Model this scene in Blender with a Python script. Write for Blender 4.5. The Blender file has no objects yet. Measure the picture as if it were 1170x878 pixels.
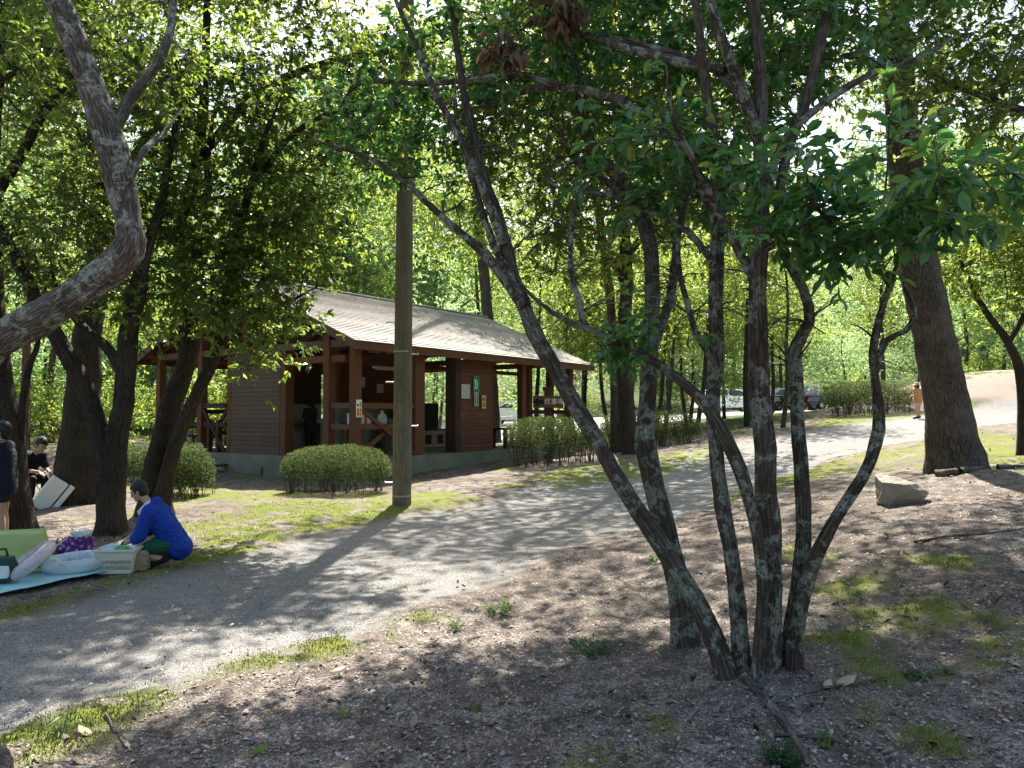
import bpy, bmesh, math, random
import numpy as np
from mathutils import Vector, Matrix
random.seed(7)
RNG = np.random.default_rng(11)
sc = bpy.context.scene
COL = sc.collection
R = math.radians

# ------------------------------------------------------------------ camera frame of the photograph (1170 x 878)
FPX, CU, CV, EYE = 870.0, 585.0, 439.0, 1.5
PITCH = math.atan(35/870)
cP, sP = math.cos(PITCH), math.sin(PITCH)
def P(u, v, d):
    """point of the place seen at photo pixel (u, v) that stands d metres ahead"""
    r, up = (u-CU)/FPX, (CV-v)/FPX
    y = cP - sP*up; z = sP + cP*up
    k = d/y
    return np.array([r*k, d, EYE + z*k])
def PX(px, d): return px/FPX*d

# ------------------------------------------------------------------ tagging and mesh helpers
def tag(o, label=None, cat=None, group=None, kind=None):
    if label: o['label'] = label
    if cat: o['category'] = cat
    if group: o['group'] = group
    if kind: o['kind'] = kind
    return o
def empty(name, loc=(0, 0, 0), rz=0.0):
    o = bpy.data.objects.new(name, None); COL.objects.link(o)
    o.location = loc; o.rotation_euler = (0, 0, rz); o.empty_display_size = .1
    return o
def link(name, me, parent=None, mat=None):
    o = bpy.data.objects.new(name, me); COL.objects.link(o)
    if parent: o.parent = parent
    if mat is not None and not me.materials: me.materials.append(mat)
    return o
def copy_tree(o, parent=None):
    c = o.copy(); COL.objects.link(c)
    if parent: c.parent = parent
    for ch in o.children: copy_tree(ch, c)
    return c
def mesh_np(name, V, faces, smooth=False):
    """faces: list of int arrays (m, k)"""
    me = bpy.data.meshes.new(name)
    V = np.asarray(V, dtype=np.float32)
    faces = [np.asarray(f, dtype=np.int32) for f in (faces if isinstance(faces, list) else [faces]) if len(f)]
    loops = np.concatenate([f.ravel() for f in faces])
    tot = np.concatenate([np.full(len(f), f.shape[1], np.int32) for f in faces])
    start = np.concatenate([[0], np.cumsum(tot)[:-1]]).astype(np.int32)
    me.vertices.add(len(V)); me.vertices.foreach_set('co', V.ravel())
    me.loops.add(len(loops)); me.loops.foreach_set('vertex_index', loops)
    me.polygons.add(len(tot)); me.polygons.foreach_set('loop_start', start)
    me.polygons.foreach_set('loop_total', tot)
    if smooth: me.polygons.foreach_set('use_smooth', np.ones(len(tot), bool))
    me.update(calc_edges=True)
    return me
def attr_vec(me, name, A):
    a = me.attributes.new(name, 'FLOAT_VECTOR', 'POINT'); a.data.foreach_set('vector', np.asarray(A, np.float32).ravel())
def attr_f(me, name, A):
    a = me.attributes.new(name, 'FLOAT', 'POINT'); a.data.foreach_set('value', np.asarray(A, np.float32).ravel())

class MB:
    """collects simple solids into ONE mesh"""
    def __init__(s): s.V = []; s.F = []
    def add(s, V, F):
        b = len(s.V); s.V += [tuple(v) for v in V]; s.F += [tuple(b+i for i in f) for f in F]; return s
    def box(s, x0, x1, y0, y1, z0, z1, f=None, bev=0.0):
        pts = [(x, y, z) for z in (z0, z1) for y in (y0, y1) for x in (x0, x1)]
        if f: pts = [f(*p) for p in pts]
        return s.add(pts, [(0, 2, 3, 1), (4, 5, 7, 6), (0, 1, 5, 4), (2, 6, 7, 3), (0, 4, 6, 2), (1, 3, 7, 5)])
    def bar(s, a, b, w, h, up=(0, 0, 1)):
        a = Vector(a); b = Vector(b); d = (b-a).normalized(); u = Vector(up)
        x = d.cross(u)
        if x.length < 1e-4: x = d.cross(Vector((1, 0, 0)))
        x.normalize(); y = x.cross(d)
        pts = [p + x*(i*w/2) + y*(j*h/2) for p in (a, b) for j in (-1, 1) for i in (-1, 1)]
        return s.add(pts, [(0, 2, 3, 1), (4, 5, 7, 6), (0, 1, 5, 4), (2, 6, 7, 3), (0, 4, 6, 2), (1, 3, 7, 5)])
    def prism(s, poly, z0, z1, f=None):
        n = len(poly); pts = [(x, y, z0) for x, y in poly] + [(x, y, z1) for x, y in poly]
        if f: pts = [f(*p) for p in pts]
        return s.add(pts, [tuple(range(n))[::-1], tuple(range(n, 2*n))] + [(i, (i+1) % n, n+(i+1) % n, n+i) for i in range(n)])
    def tube(s, pts, radii, n=8, caps=True):
        pts = [Vector(p) for p in pts]
        if not hasattr(radii, '__len__'): radii = [radii]*len(pts)
        t = (pts[1]-pts[0]).normalized(); x = t.orthogonal().normalized(); rings = []
        for i, p in enumerate(pts):
            t = (pts[min(i+1, len(pts)-1)]-pts[max(i-1, 0)]).normalized()
            x = (x - t*x.dot(t)).normalized(); y = t.cross(x)
            rings.append([p + (x*math.cos(2*math.pi*k/n)+y*math.sin(2*math.pi*k/n))*radii[i] for k in range(n)])
        V = [v for r_ in rings for v in r_]; F = []
        for i in range(len(pts)-1):
            for k in range(n): F.append((i*n+k, i*n+(k+1) % n, (i+1)*n+(k+1) % n, (i+1)*n+k))
        if caps: F.append(tuple(range(n))[::-1]); F.append(tuple((len(pts)-1)*n+k for k in range(n)))
        return s.add(V, F)
    def lathe(s, prof, n=24, f=None):
        V = []; F = []
        for r_, z in prof:
            for k in range(n):
                a = 2*math.pi*k/n; V.append((r_*math.cos(a), r_*math.sin(a), z))
        if f: V = [f(*v) for v in V]
        for i in range(len(prof)-1):
            for k in range(n): F.append((i*n+k, i*n+(k+1) % n, (i+1)*n+(k+1) % n, (i+1)*n+k))
        return s.add(V, F)
    def build(s, name, mat, parent=None, smooth=False, bevel=0.0, solid=0.0, sub=0):
        me = bpy.data.meshes.new(name); me.from_pydata([tuple(v) for v in s.V], [], s.F)
        bm = bmesh.new(); bm.from_mesh(me); bmesh.ops.recalc_face_normals(bm, faces=bm.faces)
        if bevel > 0: bmesh.ops.bevel(bm, geom=list(bm.edges), offset=bevel, segments=2, affect='EDGES', profile=.6)
        bm.to_mesh(me); bm.free()
        if smooth: me.polygons.foreach_set('use_smooth', [True]*len(me.polygons))
        o = link(name, me, parent, mat)
        if solid: m = o.modifiers.new('s', 'SOLIDIFY'); m.thickness = solid; m.offset = 0
        if sub: m = o.modifiers.new('u', 'SUBSURF'); m.levels = sub; m.render_levels = sub
        return o

# ------------------------------------------------------------------ value noise
def _h(ix, iy, iz):
    n = (ix*374761393 + iy*668265263 + iz*1274126177) & 0xFFFFFFFF
    n = ((n ^ (n >> 13))*1274126177) & 0xFFFFFFFF
    return ((n ^ (n >> 16)) & 0xFFFF)/65535.0
def vnoise(x, y, z=0.0):
    x, y, z = np.broadcast_arrays(np.asarray(x, float), y, z)
    ix, iy, iz = (np.floor(a).astype(np.int64) for a in (x, y, z))
    fx, fy, fz = x-ix, y-iy, z-iz
    fx, fy, fz = (f*f*(3-2*f) for f in (fx, fy, fz)); o = 0
    for a in (0, 1):
        for b in (0, 1):
            for c in (0, 1):
                o = o + _h(ix+a, iy+b, iz+c)*(fx if a else 1-fx)*(fy if b else 1-fy)*(fz if c else 1-fz)
    return o*2-1
def fbm(x, y, z=0.0, oct=4):
    o = 0; a = 1; t = 0; k = 1.0
    for i in range(oct):
        o = o + a*vnoise(np.asarray(x)*k+i*17.3, np.asarray(y)*k+i*5.1, np.asarray(z)*k); t += a; a *= .5; k *= 2.03
    return o/t
def sstep(a, b, x):
    t = np.clip((x-a)/(b-a), 0, 1); return t*t*(3-2*t)

# ------------------------------------------------------------------ node material helpers
class NT:
    def __init__(s, name):
        m = bpy.data.materials.new(name); m.use_nodes = True; s.m = m; s.t = m.node_tree; s.t.nodes.clear()
        s.out = s.n('ShaderNodeOutputMaterial')
    def n(s, typ, **kw):
        nd = s.t.nodes.new(typ)
        for k, v in kw.items():
            if k.startswith('i_'):
                key = k[2:]; key = int(key) if key.isdigit() else key.replace('_', ' ')
                if isinstance(v, tuple) and len(v) == 3 and nd.inputs[key].type == 'RGBA': v = v+(1,)
                nd.inputs[key].default_value = v
            else: setattr(nd, k, v)
        return nd
    def l(s, a, b): s.t.links.new(a, b)
    def coord(s, kind='Object', scale=(1, 1, 1)):
        c = s.n('ShaderNodeTexCoord'); mp = s.n('ShaderNodeMapping'); mp.inputs['Scale'].default_value = scale
        s.l(c.outputs[kind], mp.inputs['Vector']); return mp.outputs[0]
    def attr(s, name, scale=(1, 1, 1)):
        c = s.n('ShaderNodeAttribute', attribute_name=name)
        mp = s.n('ShaderNodeMapping'); mp.inputs['Scale'].default_value = scale
        s.l(c.outputs['Vector'], mp.inputs['Vector']); return mp.outputs[0]
    def attrf(s, name): return s.n('ShaderNodeAttribute', attribute_name=name).outputs['Fac']
    def noise(s, vec, scale, detail=4, rough=.55, dist=0.0):
        t = s.n('ShaderNodeTexNoise', i_Scale=scale, i_Detail=detail, i_Roughness=rough, i_Distortion=dist)
        if vec is not None: s.l(vec, t.inputs['Vector'])
        return t.outputs['Fac']
    def voro(s, vec, scale, feature='F1', out='Distance', rnd=1.0):
        t = s.n('ShaderNodeTexVoronoi', feature=feature, i_Scale=scale, i_Randomness=rnd); s.l(vec, t.inputs['Vector'])
        return t.outputs[out]
    def ramp(s, fac, stops, interp='LINEAR'):
        t = s.n('ShaderNodeValToRGB'); t.color_ramp.interpolation = interp; el = t.color_ramp.elements
        while len(el) < len(stops): el.new(.5)
        for e, (p, c) in zip(el, stops):
            e.position = p; e.color = (c, c, c, 1) if not isinstance(c, tuple) else c+(1,)
        s.l(fac, t.inputs['Fac']); return t.outputs['Color']
    def mix(s, fac, a, b, typ='MIX'):
        t = s.n('ShaderNodeMix', data_type='RGBA', blend_type=typ)
        for v, i in ((fac, 0), (a, 6), (b, 7)):
            if isinstance(v, bpy.types.NodeSocket): s.l(v, t.inputs[i])
            else: t.inputs[i].default_value = (v+(1,)) if isinstance(v, tuple) else v
        return t.outputs[2]
    def math(s, op, a, b=0.0):
        t = s.n('ShaderNodeMath', operation=op)
        for v, i in ((a, 0), (b, 1)):
            if isinstance(v, bpy.types.NodeSocket): s.l(v, t.inputs[i])
            else: t.inputs[i].default_value = v
        return t.outputs[0]
    def bump(s, h, strength=.5, dist=.02, prev=None):
        b = s.n('ShaderNodeBump', i_Strength=strength, i_Distance=dist); s.l(h, b.inputs['Height'])
        if prev is not None: s.l(prev, b.inputs['Normal'])
        return b.outputs[0]
    def bsdf(s, col, rough=.8, normal=None, spec=.3, metal=0.0):
        b = s.n('ShaderNodeBsdfPrincipled'); b.inputs['Specular IOR Level'].default_value = spec
        b.inputs['Metallic'].default_value = metal
        if isinstance(col, bpy.types.NodeSocket): s.l(col, b.inputs['Base Color'])
        else: b.inputs['Base Color'].default_value = tuple(col)+(1,)
        if isinstance(rough, bpy.types.NodeSocket): s.l(rough, b.inputs['Roughness'])
        else: b.inputs['Roughness'].default_value = rough
        if normal is not None: s.l(normal, b.inputs['Normal'])
        return b
    def done(s, sh): s.l(sh.outputs[0], s.out.inputs['Surface']); return s.m

def m_plain(name, col, rough=.6, var=.18, scale=12, spec=.35, bump=.15, metal=0.0, tr=0.0):
    t = NT(name); c = t.coord()
    f = t.noise(c, scale, 5); f2 = t.noise(c, scale*6, 3)
    k = t.mix(f, tuple(max(0, x*(1-var)) for x in col), tuple(min(1, x*(1+var)) for x in col))
    b = t.bsdf(k, rough, t.bump(f2, bump, .01), spec, metal)
    if tr:
        tl = t.n('ShaderNodeBsdfTranslucent'); t.l(k, tl.inputs['Color'])
        mx = t.n('ShaderNodeMixShader', i_0=tr); t.l(b.outputs[0], mx.inputs[1]); t.l(tl.outputs[0], mx.inputs[2])
        return t.done(mx)
    return t.done(b)
def m_wood(name, a, b_, rough=.75, axis=0, fade=None):
    """stained timber: grain along the object's axis, each board its own tone"""
    t = NT(name); s3 = [14, 14, 14]; s3[axis] = 1.0; c = t.coord('Object', tuple(s3))
    g = t.noise(c, 3, 6, .65); isl = t.n('ShaderNodeNewGeometry').outputs['Random Per Island']
    k = t.mix(g, a, b_); k = t.mix(t.math('MULTIPLY', isl, .35), k, tuple(x*.55 for x in a))
    w = t.noise(t.coord('Object'), 1.3, 4); k = t.mix(t.ramp(w, [(.45, 0.0), (.75, .45)]), k, fade or tuple(x*.7+.03 for x in b_))
    return t.done(t.bsdf(k, rough, t.bump(g, .35, .004), .25))
def m_leaf(name, ramp, trans, tmix=.45, rough=.38, spec=.5):
    t = NT(name); isl = t.n('ShaderNodeNewGeometry').outputs['Random Per Island']
    k = t.ramp(isl, ramp); k2 = t.ramp(isl, trans)
    oi = t.n('ShaderNodeObjectInfo').outputs['Random']
    hs = t.n('ShaderNodeHueSaturation'); t.l(k, hs.inputs['Color']); t.l(t.math('ADD', t.math('MULTIPLY', oi, .4), .8), hs.inputs['Value'])
    b = t.bsdf(hs.outputs[0], rough, None, spec)
    tl = t.n('ShaderNodeBsdfTranslucent'); t.l(k2, tl.inputs['Color'])
    mx = t.n('ShaderNodeMixShader', i_0=tmix); t.l(b.outputs[0], mx.inputs[1]); t.l(tl.outputs[0], mx.inputs[2])
    return t.done(mx)
def m_bark(name, dark, light, sc_=1.0, lichen=None, lam=.0, moss=0.0, fis=.6, lfade=0.0):
    """bco = (cos*r, sin*r, length) follows the stem, so fissures run along it"""
    t = NT(name)
    c = t.attr('bco', (1, 1, .16)); c1 = t.attr('bco')
    wob = t.noise(c1, 9, 3); cv = t.n('ShaderNodeVectorMath', operation='ADD'); t.l(c, cv.inputs[0]); ws = t.n('ShaderNodeVectorMath', operation='SCALE'); ws.inputs['Scale'].default_value = .035/sc_
    wc = t.n('ShaderNodeTexNoise', i_Scale=14.0*sc_, i_Detail=3.0); t.l(c, wc.inputs['Vector']); t.l(wc.outputs['Color'], ws.inputs[0]); t.l(ws.outputs[0], cv.inputs[1]); cw = cv.outputs[0]
    n = t.noise(c, 34*sc_, 6, .72, .8); v = t.voro(cw, 40*sc_, 'DISTANCE_TO_EDGE')
    k = t.mix(t.ramp(n, [(.3, 0.0), (.7, 1.0)]), dark, light)
    k = t.mix(t.ramp(v, [(0.0, fis), (.16, 0.0)]), k, tuple(x*.4 for x in dark))
    big = t.noise(c1, 2.2, 3); k = t.mix(t.ramp(big, [(.4, 0.0), (.7, .4)]), k, tuple(x*1.25 for x in light))
    h = t.math('ADD', t.math('MULTIPLY', n, .7), t.ramp(v, [(0.0, 0.0), (.2, .8)]))
    if lichen:
        l1 = t.noise(c1, 7, 5, .68, .4); l2 = t.noise(c1, 42, 4, .7)
        m = t.math('MULTIPLY', t.ramp(l1, [(lam, 0.0), (lam+.06, 1.0)]), t.ramp(l2, [(.38, 0.0), (.48, 1.0)]))
        if lfade:
            sz = t.n('ShaderNodeSeparateXYZ'); t.l(c1, sz.inputs[0]); m = t.math('MULTIPLY', m, t.ramp(t.math('MULTIPLY', sz.outputs[2], 1/lfade), [(.35, 1.0), (.8, .12)]))
        k = t.mix(m, k, t.mix(t.noise(c1, 60, 2), lichen, tuple(x*.72 for x in lichen)))
        h = t.math('ADD', h, t.math('MULTIPLY', m, .35))
    if moss:
        g = t.n('ShaderNodeNewGeometry'); sx = t.n('ShaderNodeSeparateXYZ'); t.l(g.outputs['Normal'], sx.inputs[0])
        mm = t.math('ADD', sx.outputs[0], t.math('MULTIPLY', t.math('SUBTRACT', t.noise(c1, 9, 5), .5), 1.2))
        k = t.mix(t.ramp(mm, [(moss, 0.0), (moss+.22, .85)]), k, (.045, .06, .012))
    return t.done(t.bsdf(k, .88, t.bump(h, .9, .018), .18))
# ------------------------------------------------------------------ the lie of the land: thin-plate spline through surveyed points
_cp = [P(*q) for q in [(585,878,3.25),(100,878,3.25),(1100,878,3.1),(875,775,4.4),(500,740,4.95),(180,647,7.5),(0,680,6.4),
  (8,612,9.5),(459,578,12.5),(385,563,14.5),(305,545,18.8),(565,527,21.2),(640,530,19.8),(740,513,24),(800,545,15.5),
  (900,520,17.5),(700,600,10.2),(1095,540,11),(1020,572,8.5),(1170,600,6.6),(1170,700,4.6),(1060,480,25),(860,500,21.5),
  (990,473,28),(900,470,42),(840,471,42),(580,503,34),(150,560,14.5),(40,560,14.8),(1165,520,13)]]
_cp += [np.array(q, float) for q in [(-4.6,29.8,.3),(-10,35,.5),(-20,30,.7),(-30,50,1),(0,60,1.0),(30,60,2.0),(25,30,1.8),(20,10,1.2),
  (12,3,.6),(-15,8,.1),(-12,2,0),(0,0,0),(-8,0,0),(8,0,.2),(-6.6,22,.12),(-6,26,.2),(0,-20,0),(40,0,1.5),(-40,0,0),(60,90,2.5),(-60,90,1.5),(0,120,1.5),(-60,-40,0),(60,-40,1)]]
_cp = np.array(_cp)
def _K(r2): return np.where(r2 > 1e-9, .5*r2*np.log(np.maximum(r2, 1e-9)), 0.0)
_n = len(_cp); _A = np.zeros((_n+3, _n+3))
_A[:_n, :_n] = _K(((_cp[:, None, :2]-_cp[None, :, :2])**2).sum(-1)) + np.eye(_n)*.8
_A[:_n, _n] = 1; _A[:_n, _n+1:] = _cp[:, :2]; _A[_n:, :_n] = _A[:_n, _n:].T
_W = np.linalg.solve(_A, np.concatenate([_cp[:, 2], [0, 0, 0]]))
MND = P(1150, 452, 31)
HUMP = []
def mound_h(x, y):
    q = ((x-MND[0]-1.0)/6.2)**2 + ((y-MND[1])/3.6)**2
    return 1.55*np.exp(-q**1.5)
def GZ(x, y):
    x = np.asarray(x, float); y = np.asarray(y, float); sh = np.broadcast(x, y).shape
    xf = np.broadcast_to(x, sh).ravel(); yf = np.broadcast_to(y, sh).ravel(); z = np.empty(len(xf))
    for i in range(0, len(xf), 60000):
        a, b = xf[i:i+60000], yf[i:i+60000]
        z[i:i+60000] = _K((a[:, None]-_cp[:, 0])**2+(b[:, None]-_cp[:, 1])**2) @ _W[:_n] + _W[_n] + _W[_n+1]*a + _W[_n+2]*b
    z = np.clip(z, -.3, 4)
    rr = np.hypot(xf, yf)
    z = z + .27*np.log1p(np.exp(np.clip((rr-66)/4, -20, 40)))*4*sstep(50, 70, rr) + mound_h(xf, yf)
    for c_, h_, w_ in HUMP: z = z + h_*np.exp(-((xf-c_[0])**2+(yf-c_[1])**2)/w_**2)
    return z.reshape(sh)
def gz(x, y): return float(GZ(x, y))
def hit(u, v):
    """where the line of sight through (u, v) meets the ground"""
    d = np.geomspace(1.2, 90, 700); p0 = P(u, v, 1.0); k = np.array([p0[0], 1.0, p0[2]-EYE])
    z = EYE+k[2]*d; g = GZ(k[0]*d, d); i = np.argmax(z < g)
    if not (z < g).any(): i = len(d)-1
    f = (z[i-1]-g[i-1])/max(1e-9, (z[i-1]-g[i-1])-(z[i]-g[i])) if i else 0
    dd = d[i-1]+(d[i]-d[i-1])*f
    return np.array([k[0]*dd, dd, gz(k[0]*dd, dd)])
def poly_sd(x, y, poly):
    """signed distance (positive inside) to a ground polygon"""
    poly = np.asarray(poly)[:, :2]; best = np.full(x.shape, 1e9); ins = np.zeros(x.shape, bool)
    for (ax, ay), (bx, by) in zip(poly, np.roll(poly, -1, 0)):
        ex, ey = bx-ax, by-ay; t = np.clip(((x-ax)*ex+(y-ay)*ey)/(ex*ex+ey*ey+1e-12), 0, 1)
        best = np.minimum(best, (x-ax-t*ex)**2+(y-ay-t*ey)**2)
        c = ((ay > y) != (by > y)) & (x < (bx-ax)*(y-ay)/((by-ay) if by != ay else 1e-12)+ax); ins ^= c
    return np.sqrt(best)*np.where(ins, 1, -1)
def gpoly(px): return np.array([hit(u, v) for u, v in px])

PATH = gpoly([(-260,930),(0,836),(90,800),(180,785),(260,764),(420,725),(490,690),(560,672),(640,632),(720,606),(800,585),(850,562),(905,542),(960,522),(1010,510),(1075,500)])
PATH = np.concatenate([PATH, [[12.5,20.5,0],[20,25.2,0],[40,33,0],[40,36,0],[20,28.5,0],[12.2,26,0]], gpoly([(950,488),(860,501),(800,514),(700,534),(610,553),(540,575),(440,592),(350,613),(250,642),(120,674),(0,709),(-260,790)])])
SIDE = gpoly([(860,501),(800,514),(700,534),(740,527),(830,497)])
MOSS = [gpoly(q) for q in [
  [(-60,728),(0,712),(130,672),(250,641),(350,611),(450,591),(520,578),(548,568),(500,560),(440,566),(380,574),(320,582),(270,596),(235,614),(220,630),(170,652),(110,668),(0,694),(-60,708)],
  [(215,612),(300,592),(400,572),(450,566),(430,560),(330,572),(250,590),(205,604)],
  [(10,870),(100,838),(185,797),(150,795),(60,822),(0,848)],[(255,776),(330,768),(420,736),(405,722),(330,742),(262,760)],
  [(420,742),(500,705),(470,695),(410,722)],
  [(640,560),(720,548),(800,530),(850,512),(810,510),(740,524),(640,534),(600,545)],
  [(820,580),(900,556),(980,535),(1072,520),(1075,505),(1010,513),(950,528),(880,548),(815,570)],
  [(1075,530),(1170,545),(1170,500),(1110,490)],[(925,490),(1000,483),(1060,474),(1000,470),(940,478)],
  [(925,672),(960,684),(1020,668),(1000,655)],[(1010,715),(1060,722),(1130,712),(1110,690),(1050,685)],[(985,700),(1000,712),(1010,702)],
  [(960,770),(1010,795),(1060,770),(1010,745),(965,748)],[(960,815),(990,830),(1030,805),(1000,797)],[(920,805),(950,815),(960,800),(935,796)],
  [(1060,790),(1090,775),(1150,760),(1100,750)],[(720,835),(750,842),(775,830),(750,812),(722,820)],[(935,735),(1000,742),(990,725)],
  [(690,870),(705,876),(712,850),(700,852)],[(1040,640),(1120,650),(1100,632)],[(1040,845),(1070,850),(1060,825)],[(880,640),(930,650),(960,632),(900,628)],
  [(1110,735),(1168,742),(1168,715)],[(100,560),(220,575),(300,565),(200,550)],[(140,612),(220,600),(160,595)]]]
LOT = np.array([[-6,36],[2,33],[10,37],[17,36],[24,42],[34,52],[24,60],[0,57],[-8,50]])

HUMP[:] = [(hit(868,776), .09, .38), (hit(786,746), .05, .25), (hit(1094,548), .10, .75), (hit(125,612), .08, .45), (hit(176,590), .08, .5)]
# ground grid: fine where the photograph looks, coarse all round to the horizon
th = np.concatenate([np.linspace(-180, -49, 26), np.linspace(-48, 48, 700), np.linspace(49, 179, 26)])
dd = np.concatenate([[.02, .4, .8, 1.2, 1.6, 1.9], 2.2*np.power(170/2.2, np.linspace(0, 1, 520)), [230, 320]])
TH, DD = np.meshgrid(np.radians(th), dd)
GX, GY = DD*np.sin(TH), DD*np.cos(TH); gx, gy = GX.ravel(), GY.ravel()
gzv = GZ(gx, gy)
front = (gy > 0) & (np.abs(np.degrees(TH.ravel())) < 48.5)
jag = fbm(gx*1.6, gy*1.6, 3.0, 4)*.28 + fbm(gx*9, gy*9, 8.0, 3)*.07
path_sd = poly_sd(gx, gy, PATH); path_m = sstep(-.10, .22, path_sd+jag*.9)
moss_m = np.zeros(len(gx))
for q in MOSS:
    c = q[:, :2].mean(0); rad = np.hypot(*(q[:, :2]-c).T).max()+1.0
    k = np.where((np.abs(gx-c[0]) < rad) & (np.abs(gy-c[1]) < rad))[0]
    if len(k): moss_m[k] = np.maximum(moss_m[k], sstep(-.16, .2, poly_sd(gx[k], gy[k], q)+jag[k]*.85))
sp = fbm(gx*.9, gy*.9, 21.0, 5)+.3*fbm(gx*7, gy*7, 4.0, 3)
wild = sstep(.30, .42, sp)*sstep(9, 16, np.hypot(gx, gy))*(1-path_m)
rag = fbm(gx*5, gy*5, 13.0, 4)
moss_m = np.maximum(moss_m*sstep(-.42-.2*(gx > 1.0)*(gy < 8), .12-.25*(gx > 1.0)*(gy < 8), rag), wild*.9)
lot_m = sstep(-.6, .6, poly_sd(gx, gy, LOT)+jag*2)
mnd_m = sstep(.25, .6, mound_h(gx, gy))
far_m = sstep(27, 36, np.hypot(gx, gy)+fbm(gx*.3, gy*.3, 2.0, 4)*9)*(1-lot_m)*(1-path_m)*(1-mnd_m)
bump_n = fbm(gx*2.1, gy*2.1, 1.0, 4)*.035 + (fbm(gx*14, gy*14, 5.0, 3)*.012+fbm(gx*40, gy*40, 5.0, 2)*.008)*front
fadeb = sstep(40, 12, DD.ravel())
hz = gzv + bump_n*(1-.75*path_m)*fadeb + front*(.012*moss_m*fadeb*(1+.6*fbm(gx*18, gy*18, 2.0, 2))) - .02*path_m*fadeb*(1-moss_m)
GV = np.stack([gx, gy, hz], 1)
nr, nc = TH.shape
ii, jj = np.meshgrid(np.arange(nr-1), np.arange(nc), indexing='ij'); j2 = (jj+1) % nc
GF = np.stack([ii*nc+jj, ii*nc+j2, (ii+1)*nc+j2, (ii+1)*nc+jj], -1).reshape(-1, 4)[:, ::-1]
_t = NT('ground_cover_mix'); _c = _t.coord('Object')
_v = _t.n('ShaderNodeTexVoronoi', feature='F1', i_Scale=105.0); _t.l(_c, _v.inputs['Vector'])
_sep = _t.n('ShaderNodeSeparateColor'); _t.l(_v.outputs['Color'], _sep.inputs[0])
_v2 = _t.n('ShaderNodeTexVoronoi', feature='F1', i_Scale=170.0); _t.l(_c, _v2.inputs['Vector'])
_sep2 = _t.n('ShaderNodeSeparateColor'); _t.l(_v2.outputs['Color'], _sep2.inputs[0])
_big = _t.noise(_c, .55, 5, .6); _mid = _t.noise(_c, 5, 6, .68); _fin = _t.noise(_c, 45, 4, .7)
dirt = _t.ramp(_sep.outputs[0], [(0, (.07,.058,.047)), (.3, (.17,.142,.118)), (.6, (.26,.22,.185)), (.9, (.36,.315,.27)), (1, (.48,.43,.38))])
soil = _t.ramp(_fin, [(.3, (.035,.026,.02)), (.55, (.10,.075,.062)), (.75, (.21,.16,.14))])
dirt = _t.mix(_t.ramp(_mid, [(.42, 0.0), (.60, .9)]), dirt, soil)
dirt = _t.mix(_t.ramp(_big, [(.44, 0.0), (.6, .6)]), dirt, _t.mix(.4, soil, (.10,.078,.058)))
grav = _t.ramp(_sep2.outputs[1], [(0, (.07,.068,.064)), (.4, (.195,.187,.175)), (.75, (.305,.292,.275)), (1, (.56,.54,.51))])
grav = _t.mix(_t.ramp(_mid, [(.35, .5), (.62, 0.0)]), grav, (.14,.128,.112))
grav = _t.mix(_t.ramp(_big, [(.5, 0.0), (.7, .5)]), grav, (.25,.22,.195))
mo = _t.ramp(_t.noise(_c, 70, 4, .7), [(.25, (.055,.075,.012)), (.5, (.135,.165,.026)), (.75, (.23,.25,.045))])
mo = _t.mix(_t.ramp(_t.noise(_c, 2.3, 4), [(.45, 0.0), (.7, .6)]), mo, (.19,.17,.05))
lot = _t.mix(_mid, (.50,.48,.45), (.62,.60,.56))
mnd = _t.mix(_mid, (.30,.22,.175), (.40,.31,.255))
k = _t.mix(_t.attrf('path_m'), dirt, grav); k = _t.mix(_t.attrf('lot_m'), k, lot); k = _t.mix(_t.attrf('mnd_m'), k, mnd); k = _t.mix(_t.attrf('far_m'), k, _t.mix(_t.ramp(_mid, [(.35, 0.0), (.65, 1.0)]), (.035,.05,.016), (.075,.095,.028))); k = _t.mix(_t.attrf('moss_m'), k, mo)
_hh = _t.math('ADD', _t.math('MULTIPLY', _v.outputs['Distance'], -.9), _t.math('ADD', _t.math('MULTIPLY', _v2.outputs['Distance'], -.4), _t.math('MULTIPLY', _fin, .6)))
GROUND_MAT = _t.done(_t.bsdf(k, .93, _t.bump(_hh, .8, .012), .15))
def face_of(a): return a[GF].mean(1)
f_lot, f_mnd, f_path, f_moss = face_of(lot_m) > .5, face_of(mnd_m) > .5, face_of(path_m) > .5, face_of(moss_m) > .5
left = np.ones(len(GF), bool)
for nm, msk in (('mound', f_mnd), ('parking_ground', f_lot), ('moss', f_moss), ('path', f_path), ('ground', left)):
    sel = msk & left; left &= ~sel
    if nm == 'ground': sel = sel | left
    F = GF[sel]; used, inv = np.unique(F, return_inverse=True)
    me = mesh_np(nm, GV[used], inv.reshape(-1, 4), smooth=True)
    for an, arr in (('path_m', path_m), ('moss_m', moss_m), ('lot_m', lot_m), ('mnd_m', mnd_m), ('far_m', far_m)): attr_f(me, an, arr[used])
    o = link(nm, me, None, GROUND_MAT)
    if nm == 'moss': tag(o, 'yellow green moss growing in strips and patches beside the gravel path', 'moss', kind='stuff')
    else: tag(o, {'mound': 'bare pinkish earth mound at the far right', 'parking_ground': 'pale sunlit open ground beyond the trees', 'path': 'grey gravel path curving past the shelter', 'ground': 'pinkish gravelly soil under the trees'}[nm], nm.split('_')[-1], kind='structure')

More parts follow.
